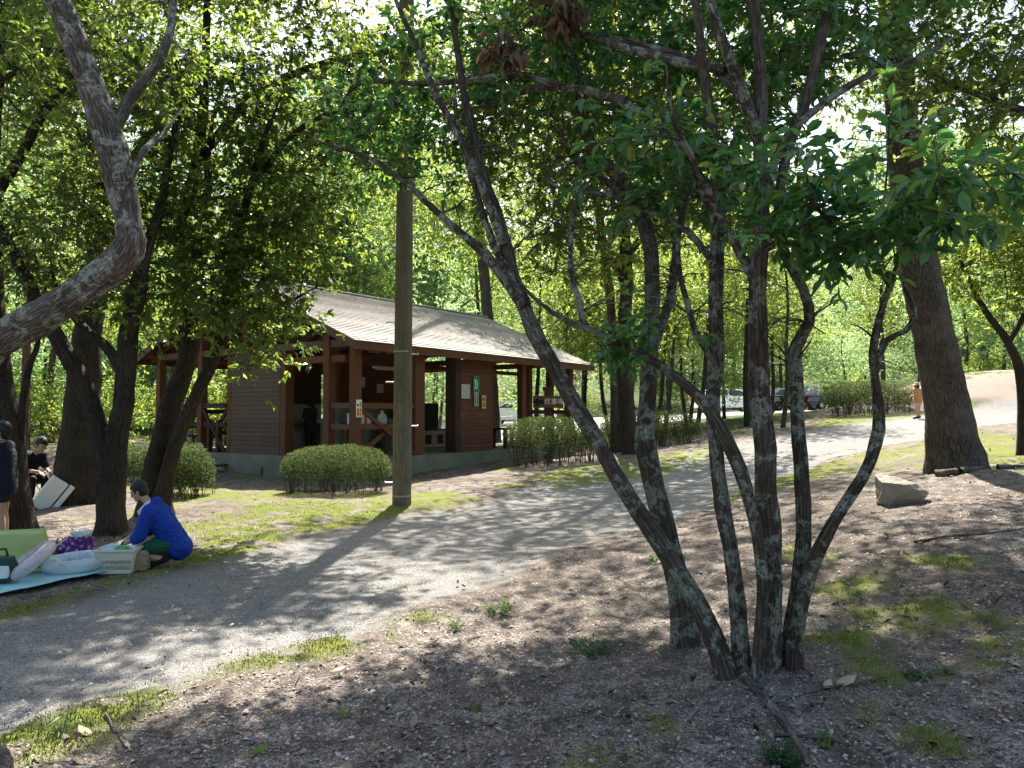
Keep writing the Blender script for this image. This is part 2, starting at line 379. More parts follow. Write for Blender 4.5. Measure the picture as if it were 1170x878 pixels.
# ------------------------------------------------------------------ scattered ground litter (nobody could count it)
def in_view_xy(n, d0, d1, spread=.78, pw=1.0):
    d = d0*(d1/d0)**(RNG.random(n)**pw); x = (RNG.random(n)*2-1)*spread*d
    return x, d
def mask_at(x, y):
    pm = poly_sd(x, y, PATH); return pm
def scatter_polys(name, x, y, size, shapeV, shapeF, mat, tilt=.35, lift=.004, flat=1.0, smooth=False):
    n = len(x); sv = np.asarray(shapeV, float); yaw = RNG.random(n)*2*np.pi
    z = GZ(x, y) + lift
    j = fbm(x*2.1, y*2.1, 1.0, 4)*.035*sstep(40, 12, np.hypot(x, y)); z = z+j*(mask_at(x, y) < 0)
    tx, ty = RNG.normal(0, tilt, n), RNG.normal(0, tilt, n)
    V = sv[None]*size[:, None, None]*np.array([1, 1, flat]); 
    V = V*(1+RNG.normal(0, .22, (n, 1, 3)))
    c, s_ = np.cos(yaw)[:, None], np.sin(yaw)[:, None]
    X = V[..., 0]*c-V[..., 1]*s_; Y = V[..., 0]*s_+V[..., 1]*c; Z = V[..., 2]+X*tx[:, None]+Y*ty[:, None]
    Z = Z - Z.min(1, keepdims=True)*.6
    W = np.stack([X+x[:, None], Y+y[:, None], Z+z[:, None]], -1).reshape(-1, 3)
    F = np.asarray(shapeF)[None]+(np.arange(n)*len(sv))[:, None, None]
    return link(name, mesh_np(name, W, F.reshape(-1, np.asarray(shapeF).shape[1]), smooth), None, mat)
_t = NT('fallen_leaf'); _i = _t.n('ShaderNodeNewGeometry').outputs['Random Per Island']
LITTER = _t.done(_t.bsdf(_t.ramp(_i, [(0, (.05,.03,.018)), (.35, (.09,.06,.035)), (.65, (.15,.105,.07)), (.86, (.23,.18,.14)), (.96, (.30,.255,.2)), (1, (.12,.16,.04))]), .7, None, .25))
_t = NT('pebble'); _i = _t.n('ShaderNodeNewGeometry').outputs['Random Per Island']
PEB = _t.done(_t.bsdf(_t.ramp(_i, [(0, (.11,.085,.075)), (.4, (.22,.18,.15)), (.75, (.31,.265,.225)), (1, (.46,.41,.36))]), .85, None, .2))
leafV = [(0,0,0),(.35,-.2,.07),(.7,-.15,.05),(1,0,.12),(.7,.15,.10),(.35,.2,.03)]
leafF = [(0,1,2,3),(0,3,4,5)]
x, y = in_view_xy(8500, 2.6, 30, pw=.9)
keep = (mask_at(x, y) < -.05) | (RNG.random(len(x)) < .12)
keep &= (fbm(x*.8, y*.8, 9.0, 3) > RNG.normal(.05, .16, len(x)))
x, y = x[keep], y[keep]
tag(scatter_polys('leaf_litter', x, y, RNG.uniform(.02, .06, len(x))*(1+.02*y), leafV, leafF, LITTER), 'dry brown fallen leaves scattered over the gravelly soil', 'fallen leaves', kind='stuff')
x, y = in_view_xy(1500, 2.6, 16, pw=.9); keep = (mask_at(x, y) < -.05) | (RNG.random(len(x)) < .1); x, y = x[keep], y[keep]
TWL = m_plain('twig_litter', (.085,.062,.045), .9, .4, 30)
tag(scatter_polys('twig_litter', x, y, RNG.uniform(.04, .16, len(x)), [(0,-.022,0),(0,.022,.01),(.5,.05,.05),(.5,0,.06),(1,.0,.02),(1,.02,.02)], [(0,3,2,1),(3,4,5,2)], TWL, .12, .004), 'small dead twigs lying among the fallen leaves', 'twigs', kind='stuff')
octV = [(1,0,0),(0,1,0),(-1,0,0),(0,-1,0),(0,0,.7),(0,0,-.5)]
octF = [(0,1,4),(1,2,4),(2,3,4),(3,0,4)]
x, y = in_view_xy(70000, 2.5, 11, pw=.8)
keep = (mask_at(x, y) < 0.0) | (RNG.random(len(x)) < .25); x, y = x[keep], y[keep]
tag(scatter_polys('pebbles', x, y, RNG.gamma(2.2, .0017, len(x))+.0022, octV, octF, PEB, .2, .001), 'small pinkish pebbles strewn over the bare soil', 'pebbles', kind='stuff')
# moss pile: tiny blades standing on the moss sheet
x, y = in_view_xy(420000, 2.6, 13, pw=.8); mm = np.full(len(x), -9.0)
for q in MOSS[:12]+MOSS[12:]:
    c = q[:, :2].mean(0); rad = np.hypot(*(q[:, :2]-c).T).max()+.3
    kk = np.where((np.abs(x-c[0]) < rad) & (np.abs(y-c[1]) < rad))[0]
    if len(kk): mm[kk] = np.maximum(mm[kk], poly_sd(x[kk], y[kk], q))
jj_ = fbm(x*1.6, y*1.6, 3.0, 4)*.28+fbm(x*9, y*9, 8.0, 3)*.07; keep = (mm+jj_*.85 > RNG.random(len(x))*.22-.06) & (fbm(x*5, y*5, 13.0, 4) > -.12)
x, y = x[keep], y[keep]
_t = NT('moss_blade'); _i = _t.n('ShaderNodeNewGeometry').outputs['Random Per Island']
MOSSB = _t.done(_t.bsdf(_t.ramp(_i, [(0, (.07,.09,.014)), (.5, (.15,.18,.028)), (1, (.26,.27,.055))]), .85, None, .1))
tag(scatter_polys('moss_pile', x, y, RNG.uniform(.006, .017, len(x)), [(-.22,0,0),(.25,0,0),(0,.25,1)], [(0,1,2)], MOSSB, .3, .012), 'short bristly green moss tips along the path edge', 'moss', kind='stuff')
# ------------------------------------------------------------------ plants
def resample(pts, rad, step):
    pts = np.asarray(pts, float); rad = np.asarray(rad, float)
    p = np.concatenate([[2*pts[0]-pts[1]], pts, [2*pts[-1]-pts[-2]]]); O = []; Q = []
    for i in range(len(pts)-1):
        n = max(2, int(np.linalg.norm(pts[i+1]-pts[i])/step)); t = np.linspace(0, 1, n, endpoint=False)[:, None]
        a, b, c, d = p[i], p[i+1], p[i+2], p[i+3]
        O.append(.5*((2*b)+(-a+c)*t+(2*a-5*b+4*c-d)*t**2+(-a+3*b-3*c+d)*t**3))
        Q.append(rad[i]+(rad[i+1]-rad[i])*(t[:, 0]))
    O.append(pts[-1:]); Q.append(rad[-1:]); return np.concatenate(O), np.concatenate(Q)
class Tubes:
    def __init__(s): s.V = []; s.F = []; s.B = []; s.T = []; s.n = 0
    def add(s, pts, rad, sides=8, lump=.0, flare=0.0, wig=0.0, seed=0.0, cap=False):
        pts = np.asarray(pts, float); rad = np.asarray(rad, float); m = len(pts)
        if wig:
            l = np.linspace(0, 1, m); L = np.linalg.norm(np.diff(pts, axis=0), axis=1).sum()
            w = np.stack([fbm(l*L*1.7, seed, 1.0, 3), fbm(l*L*1.7, seed, 7.0, 3), fbm(l*L*1.7, seed, 13.0, 3)*.4], 1)
            pts = pts+w*wig*np.minimum(1, l*6)[:, None]
        tg = np.gradient(pts, axis=0); tg /= np.linalg.norm(tg, axis=1, keepdims=True)+1e-12
        x = np.cross(tg[0], [.3, .9, .1]); x /= np.linalg.norm(x); X = []
        for i in range(m):
            x = x-tg[i]*x.dot(tg[i]); x = x/(np.linalg.norm(x)+1e-12); X.append(x)
        X = np.array(X); Y = np.cross(tg, X)
        a = np.arange(sides)*2*np.pi/sides; ca, sa = np.cos(a), np.sin(a)
        ln = np.concatenate([[0], np.cumsum(np.linalg.norm(np.diff(pts, axis=0), axis=1))])
        r = np.repeat(rad[:, None], sides, 1)
        if lump: r = r*(1+lump*fbm(ca[None]*1.4+seed, sa[None]*1.4, ln[:, None]*3.2, 3)+lump*.55*fbm(ca[None]*3.5+seed, sa[None]*3.5, ln[:, None]*9, 2))
        if flare: r = r*(1+flare*np.exp(-ln/ (rad[0]*1.5))[:, None]*(1+.55*np.cos(a*4+seed)[None]+.35*np.cos(a*3-seed)[None]))
        V = pts[:, None]+r[..., None]*(ca[None, :, None]*X[:, None]+sa[None, :, None]*Y[:, None])
        B = np.stack([ca[None]*rad[:, None]+seed*3, sa[None]*rad[:, None]+seed*5, np.repeat(ln[:, None], sides, 1)], -1)
        i, j = np.meshgrid(np.arange(m-1), np.arange(sides), indexing='ij'); k = (j+1) % sides
        s.F.append(np.stack([i*sides+j, i*sides+k, (i+1)*sides+k, (i+1)*sides+j], -1).reshape(-1, 4)+s.n)
        s.V.append(V.reshape(-1, 3)); s.B.append(B.reshape(-1, 3)); s.n += m*sides
        if cap:
            s.V.append(pts[-1:]+tg[-1:]*rad[-1]*.35); s.B.append(B[-1].mean(0)[None]); c = s.n; s.n += 1; b0 = c-sides
            q = np.arange(sides); s.T.append(np.stack([b0+q, b0+(q+1) % sides, np.full(sides, c)], 1))
        return s
    def prisms(s, A, Bp, r):
        """straight twigs"""
        A = np.asarray(A); d = Bp-A; d = d/(np.linalg.norm(d, axis=1, keepdims=True)+1e-9)
        x = np.cross(d, [.31, .2, .93]); x /= np.linalg.norm(x, axis=1, keepdims=True)+1e-9; y = np.cross(d, x)
        V = []
        for p, rr in ((A, r), (Bp, r*.4)):
            for k in range(3):
                V.append(p+(x*math.cos(k*2.094)+y*math.sin(k*2.094))*rr)
        V = np.stack(V, 1); n = len(A)
        f = np.array([(0, 1, 4, 3), (1, 2, 5, 4), (2, 0, 3, 5)])
        s.F.append((f[None]+(np.arange(n)*6)[:, None, None]).reshape(-1, 4)+s.n); V = V.reshape(-1, 3)
        s.V.append(V); s.B.append(V*1.0); s.n += len(V)
    def mesh(s, name):
        me = mesh_np(name, np.concatenate(s.V), [np.concatenate(s.F)]+([np.concatenate(s.T)] if s.T else []), True); attr_vec(me, 'bco', np.concatenate(s.B)); return me

SHAPES = {
 'near': (np.array([(0,0,0),(.18,.55,.03),(.45,1,.06),(.75,.72,.03),(1,0,-.10),(.75,-.72,.03),(.45,-1,.06),(.18,-.55,.03),(.5,0,-.02)]),
          np.array([(0,8,2,1),(2,8,4,3),(0,7,6,8),(8,6,5,4)])),
 'mid': (np.array([(0,0,0),(.42,1,.06),(1,0,-.08),(.42,-1,.06)]), np.array([(0,3,2,1)])),
}
def leaf_mesh(name, pos, d, nrm, L, wid=.42, shape='mid', rng=RNG):
    S, F = SHAPES[shape]; n = len(pos)
    d = d/(np.linalg.norm(d, axis=1, keepdims=True)+1e-9)
    y = np.cross(nrm, d); y /= np.linalg.norm(y, axis=1, keepdims=True)+1e-9; z = np.cross(d, y)
    L = (L*rng.uniform(.65, 1.2, n))[:, None, None]
    V = pos[:, None]+L*(S[None, :, :1]*d[:, None]+S[None, :, 1:2]*wid*.5*y[:, None]+S[None, :, 2:]*z[:, None]*1.6)
    return mesh_np(name, V.reshape(-1, 3), (F[None]+(np.arange(n)*len(S))[:, None, None]).reshape(-1, F.shape[1]), shape == 'near')
def whorls(att, tips, rad, per, rng, droop=.25, flat=.7, L=.08):
    """leaf rosettes at twig ends round each attractor; returns twig ends and leaf frames"""
    n = len(att); off = rng.normal(0, 1, (n, tips, 3))*rad*np.array([1, 1, flat]); tip = (att[:, None]+off).reshape(-1, 3)
    src = np.repeat(att, tips, 0); td = tip-src; td = td/(np.linalg.norm(td, axis=1, keepdims=True)+1e-9)
    m = len(tip); q = rng.normal(0, 1, (m, per, 3)); q /= np.linalg.norm(q, axis=2, keepdims=True)
    dr = q*np.array([1, 1, .55])+td[:, None]*.75+np.array([0, 0, -droop])
    back = rng.random((m, per, 1))*np.minimum(L*1.6, np.linalg.norm(tip-src, axis=1))[:, None, None]
    pos = tip[:, None]-td[:, None]*back
    nr = rng.normal(0, .55, (m, per, 3))+np.array([0, 0, 1.0])
    return src, tip, pos.reshape(-1, 3), dr.reshape(-1, 3), nr.reshape(-1, 3)
def ell(n, c, r, rng, shell=.35):
    q = rng.normal(0, 1, (n, 3)); q /= np.linalg.norm(q, axis=1, keepdims=True)
    return np.asarray(c)+q*np.asarray(r)*(rng.random((n, 1))**shell)
def grow(tb, att, nodes, rng, sides=5, bias=.8, rmax=.03, wig=.0):
    """branchlets from the nearest wood to every attractor"""
    NP = np.array([q[0] for q in nodes]); NR = np.array([q[1] for q in nodes])
    d0 = ((att[:, None]-NP[None, ::max(1, len(NP)//60)])**2).sum(-1).min(1)
    for a in att[np.argsort(d0)]:
        v = a-NP; ds = np.linalg.norm(v, axis=1); cost = ds*(1+bias*np.maximum(0, -v[:, 2])/(ds+.01)) + .25*(NR < .006)
        i = int(np.argmin(cost)); L = ds[i]
        if L < .05: continue
        s0 = NP[i]; k = max(4, min(9, int(L/.22)+3)); t = np.linspace(0, 1, k)[:, None]
        mid = (s0+a)/2+rng.normal(0, .12, 3)*L+np.array([0, 0, .10*L])
        pts = (1-t)**2*s0+2*t*(1-t)*mid+t**2*a
        if k > 4: pts[1:-1] += rng.normal(0, .025, (k-2, 3))*min(L, 1.2)
        r0 = min(NR[i]*.7, rmax, .005+.011*L); rad = r0+(max(.0028, r0*.25)-r0)*t[:, 0]
        tb.add(pts, rad, sides, seed=rng.random()*9)
        NP = np.concatenate([NP, pts[1:]]); NR = np.concatenate([NR, rad[1:]])
def pxstem(q, step=.08, ground=False):
    pts = [P(u, v, d) for u, v, w, d in q]; rad = [PX(w, d)/2 for u, v, w, d in q]
    if rad[-1] > .008:
        e = pts[-1]-pts[-2]; e = e/np.linalg.norm(e); pts.append(pts[-1]+e*rad[-1]*16+np.array([rad[-1]*3, 0, rad[-1]*4])); rad.append(.004)
    if ground:
        p = pts[0].copy(); p[2] = gz(p[0], p[1])-.12; pts[0] = p
    return resample(pts, rad, step)
def clump_jitter(att, rng): return att+rng.normal(0, .05, att.shape)

DENS = 2.2
def hero(name, label, cat, stems, blobs, bark, leaf, rng_seed, natt=120, tips=5, rad=.22, per=6, L=.085, wid=.45, shape='mid',
         group=None, sides=12, lump=.12, flare=.35, multi=False, rmax=.03, wig=.03, droop=.25, branch_from=.35, extra=None, twig=True, bare=(), nbare=0):
    rng = np.random.default_rng(rng_seed); root = P(*[stems[0][0][i] for i in (0, 1, 3)]); base = empty(name, (root[0], root[1], gz(root[0], root[1])))
    tag(base, label, cat, group); off = np.array(base.location); nodes = []; tb = Tubes()
    for k, q in enumerate(stems):
        pts, rd = pxstem(q, ground=(q[0][1] > 480))
        t = Tubes() if multi else tb
        t.add(pts-off, rd, sides, lump, flare if q[0][1] > 480 else 0, wig if q[0][1] < 480 else wig*.8, seed=rng.random()*20, cap=True)
        if multi: link('stem' if q[0][1] > 480 else 'limb', t.mesh('stem'), base, bark)
        i0 = int(len(pts)*(branch_from if q[0][1] > 480 else .1)); nodes += [(p, r) for p, r in zip(pts[i0::3], rd[i0::3])]
    if not multi: link('trunk', tb.mesh('trunk'), base, bark)
    natt = int(natt*DENS); tips += 2; att = []
    tot = sum(b[2]*b[3]*b[5] for b in blobs)
    for (u, v, ru, rv, d, rd) in blobs:
        n = max(4, int(natt*(ru*rv*rd)/tot)); att.append(ell(n, P(u, v, d), (PX(ru, d), rd, PX(rv, d)), rng))
    att = np.concatenate(att); bt = Tubes(); grow(bt, att, nodes, rng, rmax=rmax)
    if bare:
        tb_ = sum(q[2]*q[3] for q in bare); ba = np.concatenate([ell(max(4, int(nbare*q[2]*q[3]/tb_)), P(q[0], q[1], q[4]), (PX(q[2], q[4]), q[5], PX(q[3], q[4])), rng, .8) for q in bare]); grow(bt, ba, nodes, rng, rmax=.011)
    src, tip, pos, dr, nr = whorls(att, tips, rad, per, rng, droop, L=L)
    if twig: bt.prisms(src, tip, .0032)
    bt.V = [v-off for v in bt.V]; link('branches', bt.mesh('branches'), base, bark)
    link('crown', leaf_mesh('crown', pos-off, dr, nr, L, wid, shape, rng), base, leaf)
    return base

# ------------------------------------------------------------------ plant materials
LEAF_NEAR = m_leaf('leaf_glossy', [(0, (.03,.10,.035)), (.5, (.045,.135,.05)), (.93, (.07,.17,.055)), (1, (.18,.22,.03))], [(0, (.09,.27,.05)), (.6, (.18,.42,.08)), (1, (.4,.5,.06))], .42, .26, .7)
LEAF_MID = m_leaf('leaf_green', [(0, (.04,.08,.025)), (.5, (.065,.115,.03)), (1, (.11,.15,.04))], [(0, (.18,.32,.04)), (.5, (.34,.48,.07)), (1, (.55,.6,.1))], .5, .36, .5)
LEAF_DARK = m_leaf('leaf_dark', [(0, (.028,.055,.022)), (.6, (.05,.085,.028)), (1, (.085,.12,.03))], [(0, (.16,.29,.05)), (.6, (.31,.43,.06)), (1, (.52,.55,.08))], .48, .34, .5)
LEAF_BRIGHT = m_leaf('leaf_yellow_green', [(0, (.04,.09,.014)), (.5, (.08,.14,.02)), (1, (.16,.20,.03))], [(0, (.28,.45,.06)), (.5, (.44,.58,.10)), (1, (.62,.66,.14))], .5, .5, .3)
LEAF_FAR = m_leaf('leaf_far', [(0, (.05,.11,.045)), (.5, (.09,.16,.07)), (1, (.13,.2,.08))], [(0, (.30,.52,.20)), (.5, (.46,.66,.27)), (1, (.62,.74,.30))], .55, .55, .25)  # paler than plain leaves: glare and haze of distance put into the colour
LEAF_HEDGE = m_leaf('leaf_hedge', [(0, (.017,.028,.010)), (.6, (.03,.048,.016)), (1, (.07,.08,.025))], [(0, (.08,.15,.03)), (1, (.2,.26,.05))], .28, .6, .2)
BARK_LICHEN = m_bark('bark_lichen', (.036,.026,.02), (.125,.097,.076), 1.0, (.30,.31,.25), .49, lfade=4.4)
BARK_SPOT = m_bark('bark_spotted', (.05,.038,.032), (.135,.11,.095), 1.0, (.30,.32,.28), .57)
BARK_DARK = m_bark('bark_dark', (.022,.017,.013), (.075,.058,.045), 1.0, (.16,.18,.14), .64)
BARK_RIDGE = m_bark('bark_ridged', (.055,.042,.034), (.18,.148,.122), .95, (.25,.26,.23), .70, moss=.66, fis=.8)
BARK_CURVE = m_bark('bark_curved', (.07,.054,.044), (.225,.188,.158), 1.3, (.42,.42,.37), .50, fis=.8)
BARK_PINE = m_bark('bark_pine', (.10,.055,.04), (.21,.13,.10), .8, None, 0, fis=.9)
BARK_FAR = m_bark('bark_far', (.045,.037,.03), (.115,.095,.08), .5)

# ------------------------------------------------------------------ the trees one can tell apart
hero('multi_stem_tree', 'many stemmed tree with lichen spotted stems fanning out of one base in the bare soil', 'tree', [
  [(838,800,27.7,4.2),(815,730,21.1,4.3),(770,645,19.8,4.5),(715,560,19.1,4.7),(660,470,18.5,4.9),(612,380,17.8,5.1),(592,330,15.8,5.2),(573,265,13.2,5.3),(548,190,11.2,5.4),(532,120,9.2,5.5),(522,50,7.9,5.6),(515,-50,5.9,5.8)],
  [(850,775,20.8,4.3),(838,660,17.6,4.35),(820,560,16.8,4.4),(813,470,16.8,4.5),(818,350,16.0,4.5),(822,240,14.4,4.55),(813,150,12.8,4.6),(800,60,10.4,4.6),(788,-40,8.0,4.7)],
  [(876,778,30.2,4.25),(878,690,26.0,4.25),(876,600,23.5,4.25),(871,480,22.7,4.25),(868,390,21.8,4.25),(868,310,19.3,4.25),(872,230,16.8,4.3),(870,160,15.1,4.35),(866,90,14.3,4.4),(862,0,12.6,4.45),(858,-70,10.1,4.5)],
  [(864,760,12.8,4.12),(868,650,12.8,4.12),(856,555,13.6,4.15),(825,490,16.0,4.2),(800,455,13.6,4.3),(745,413,10.4,4.5),(690,384,8.0,4.7),(640,362,5.6,4.9),(600,330,4.0,5.1)],
  [(898,757,23.0,4.3),(908,690,17.2,4.3),(919,610,16.4,4.35),(915,520,15.6,4.4),(908,440,16.4,4.45),(906,400,13.9,4.45),(924,368,12.3,4.45),(917,330,10.7,4.5),(898,290,10.7,4.5),(892,230,11.5,4.55),(905,160,11.5,4.6),(928,80,11.5,4.65),(948,0,9.8,4.7),(960,-60,7.4,4.8)],
  [(905,752,22.8,4.28),(912,712,19.0,4.25),(923,660,16.7,4.2),(952,600,14.4,4.15),(986,545,12.9,4.15),(1003,490,15.2,4.15),(1000,440,9.9,4.15),(996,405,9.1,4.15),(1004,370,8.4,4.1),(1017,330,6.8,4.05),(1034,285,5.3,4.0)],
  [(600,352,14.0,5.12),(560,300,10.5,5.3),(510,252,8.4,5.5),(465,210,6.3,5.7),(420,180,4.9,5.9),(360,160,2.8,6.2)],
  [(1000,425,8.0,4.15),(1008,390,7.2,4.2),(1030,379,6.4,4.25),(1041,362,5.6,4.3),(1037,342,4.8,4.3),(1026,320,4.0,4.3)],
  [(820,255,12.8,4.55),(797,200,12.0,4.7),(767,158,11.2,4.85),(727,123,10.4,5.0),(672,102,8.8,5.3),(612,100,7.2,5.6),(555,122,4.8,5.9)],
  [(868,165,12.8,4.35),(840,105,12.0,4.5),(805,75,10.4,4.7),(765,62,9.6,4.9),(700,45,7.2,5.2),(640,35,4.8,5.6)],
  [(871,170,14.4,4.35),(855,115,13.6,4.3),(830,55,12.8,4.25),(808,-20,10.4,4.2)],
  [(868,330,11.2,4.25),(845,290,9.6,4.3),(815,235,8.0,4.35),(790,180,7.2,4.2),(770,130,5.6,4.1)],
  [(898,295,7.2,4.5),(935,280,8.0,4.5),(960,262,7.2,4.4),(952,300,7.2,4.35),(940,318,6.4,4.3)],
  [(870,290,7.2,4.25),(920,255,6.4,4.0),(985,235,4.8,3.8),(1060,215,4.0,3.6)],
  [(600,345,12.6,5.15),(575,300,9.1,5.2),(553,250,7.0,5.25),(535,180,5.6,5.3),(520,120,4.2,5.4)],
  [(640,99,9,5.4),(600,86,8,5.5),(540,92,7,5.7),(480,98,6,6),(411,94,5,6.3),(385,130,3,6.4)],
  [(575,280,11,5.2),(537,185,9,5.2),(510,132,8,5.3),(488,85,7,5.4),(470,40,6,5.5),(450,-10,5,5.6)],
  [(830,80,12,4.5),(760,68,10,4.8),(705,51,8,5.1),(650,31,6,5.4),(600,-10,4,5.6)],
  [(872,230,11,4.3),(905,150,9,4.5),(990,90,7,4.7),(1060,60,5,4.9)],[(815,300,9,4.5),(770,255,7,4.7),(700,225,6,5),(640,215,4,5.3)],
  [(668,372,8,4.8),(650,300,6,4.9),(655,240,4,5)],[(820,420,8,4.45),(790,360,7,4.6),(775,290,6,4.7),(788,220,4,4.8)],
 ], [(985,225,105,70,3.8,.5),(1070,225,70,60,3.5,.4),(880,250,80,60,4.0,.4),(760,190,110,60,4.6,.5),(735,390,40,28,4.6,.15),
     (650,60,170,75,5.8,.8),(900,50,170,80,5.4,.8),(480,130,120,100,6.4,.8),(830,200,120,60,5.2,.5),(860,-140,330,110,6.0,1.3)],
 BARK_LICHEN, LEAF_NEAR, 3, natt=210, tips=5, rad=.16, per=7, L=.092, wid=.44, shape='near', sides=18, lump=.26, flare=.32, multi=True, bare=[(760,330,110,80,4.8,.5),(900,370,90,60,4.4,.4),(640,260,130,80,5.4,.6),(560,170,110,70,5.6,.6),(820,150,120,80,4.8,.5)], nbare=230, rmax=.02)

hero('tree', 'slender rough barked tree right behind the leaning stem of the many stemmed tree', 'tree', [
  [(787,750,36,4.85),(776,680,27,4.9),(762,620,23,4.9),(748,560,23,5.0),(736,510,24,5.0),(740,470,20,5.1),(744,400,19,5.2),(746,320,18,5.4),(740,262,17,5.6),(718,218,16,5.7),(690,188,15,5.8),(670,150,14,5.9),(664,100,13,6.0),(646,40,11,6.2),(636,-50,8,6.4)],
  [(745,400,12,5.2),(765,330,10,5.5),(775,260,8,5.8),(782,190,6,6.0)],[(742,270,11,5.6),(700,215,9,5.9),(655,180,7,6.3)]],
 [(690,230,110,70,6.6,.8),(630,150,130,90,7.2,.9),(800,150,110,90,7.0,.8),(680,50,180,90,7.8,1.4),(680,-90,240,100,8.0,1.6),(840,255,90,60,6.6,.6),(660,295,60,40,6.4,.5),(560,160,100,70,7.2,.7)], BARK_LICHEN, LEAF_MID, 5, natt=310, tips=6, rad=.2, per=6, L=.075, lump=.18, sides=14)

hero('big_tree', 'thick ridged trunk leaning slightly left, mossy down its edge, behind the boulder', 'tree', [
  [(1096,548,55,11),(1085,480,47,11),(1070,400,43,11),(1053,320,42,11),(1039,230,38,11),(1028,120,34,11),(1020,0,31,11),(1014,-120,30,11),(1005,-300,20,11)],
  [(1030,120,16,11),(1075,100,13,11.3),(1140,95,11,11.6),(1200,60,8,12)],[(1024,60,16,11),(960,20,13,10.8),(880,-40,10,10.5)],
  [(1018,-60,18,11),(900,-190,14,10.3),(780,-240,11,9.8),(620,-230,7,9.5)],[(1016,-80,18,11),(1120,-200,13,10.6),(1230,-280,9,10)]],
 [(1120,60,120,60,11.5,1.3),(1010,60,110,70,11.2,1.2),(900,-130,230,100,10.5,2.2),(1150,-150,220,120,10.8,2.2),(760,-220,200,90,9.6,1.8),(560,-200,170,90,9.4,1.8),(1050,-300,330,110,11,2.2),(1080,180,110,70,10.6,.9),(930,50,120,80,10.2,1.4),(800,-90,190,90,9.6,1.7),(1000,-170,200,90,9.2,1.6),(690,40,130,70,11.3,1.2),(850,20,130,70,12,1.4)],
 BARK_RIDGE, LEAF_MID, 8, natt=640, tips=7, rad=.32, per=6, L=.10, sides=28, lump=.09, flare=.22, rmax=.05, branch_from=.5)

hero('tree', 'thin dark curved tree bowing into the frame at the far right edge', 'tree', [
  [(1169,522,13.5,13),(1168,440,12.0,13),(1152,392,9.0,13),(1127,356,6.8,13),(1110,325,5.2,13),(1095,290,3.8,13)],[(1152,392,6.8,13),(1175,350,6.0,13),(1200,300,4.5,12.8)]],
 [(1120,300,85,45,13,1.1),(1160,220,80,60,13,1.2),(1075,300,45,35,13.2,.6),(1200,330,60,60,12.8,.8)], BARK_DARK, LEAF_BRIGHT, 9, natt=110, tips=7, rad=.28, per=6, L=.10, branch_from=.6)

hero('curved_tree', 'curved lichen crusted trunk sweeping in from the left edge close to the viewer', 'tree', [
  [(-125,740,50.8,5.2),(-100,600,45.9,5.2),(-60,470,42.6,5.2),(-10,398,39.4,5.2),(55,357,37.7,5.2),(112,318,36.1,5.2),(146,287,37.7,5.2),(147,258,28.7,5.2),(138,212,34.4,5.2),(125,160,31.2,5.2),(106,105,29.5,5.2),(85,50,27.9,5.2),(65,0,26.2,5.2),(48,-70,23.0,5.2)],
  [(128,160,13.9,5.2),(152,112,12.3,5.3),(182,72,10.7,5.4),(197,30,8.2,5.5),(203,-40,5.7,5.6)],
  [(150,200,8.2,5.2),(165,170,6.6,5.3),(185,150,4.9,5.5)]],
 [(150,60,140,70,6.2,.7),(60,-90,220,80,6.0,1.2),(330,40,90,70,6.8,.7)], BARK_CURVE, LEAF_MID, 12, natt=55, tips=6, rad=.17, per=6, L=.075, sides=26, lump=.2, flare=.2, branch_from=.8)

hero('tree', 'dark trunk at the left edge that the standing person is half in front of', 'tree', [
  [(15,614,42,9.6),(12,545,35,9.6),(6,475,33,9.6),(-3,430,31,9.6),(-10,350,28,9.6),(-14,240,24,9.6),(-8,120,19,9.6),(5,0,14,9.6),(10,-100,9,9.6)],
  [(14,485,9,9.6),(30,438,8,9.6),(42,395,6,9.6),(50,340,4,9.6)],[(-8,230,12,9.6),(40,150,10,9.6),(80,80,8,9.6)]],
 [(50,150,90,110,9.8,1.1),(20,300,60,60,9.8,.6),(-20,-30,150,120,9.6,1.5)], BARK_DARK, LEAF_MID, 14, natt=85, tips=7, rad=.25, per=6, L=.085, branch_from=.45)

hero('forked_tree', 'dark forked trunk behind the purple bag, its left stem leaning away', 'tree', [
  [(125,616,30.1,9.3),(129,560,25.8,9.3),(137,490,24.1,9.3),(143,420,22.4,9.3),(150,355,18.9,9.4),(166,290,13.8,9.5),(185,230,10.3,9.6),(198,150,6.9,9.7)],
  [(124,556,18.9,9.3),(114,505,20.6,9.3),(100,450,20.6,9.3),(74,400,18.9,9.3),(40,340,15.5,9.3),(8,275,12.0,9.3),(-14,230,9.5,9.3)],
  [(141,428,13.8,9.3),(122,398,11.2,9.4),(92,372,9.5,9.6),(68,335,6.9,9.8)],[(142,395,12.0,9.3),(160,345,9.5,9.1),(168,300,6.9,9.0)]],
 [(60,270,80,80,9.5,.8),(160,335,55,45,9.4,.6),(150,220,80,70,9.6,.8),(185,110,70,60,9.8,.7),(70,60,90,60,9.8,.9)], BARK_DARK, LEAF_DARK, 15, natt=115, tips=7, rad=.24, per=6, L=.085, branch_from=.5)

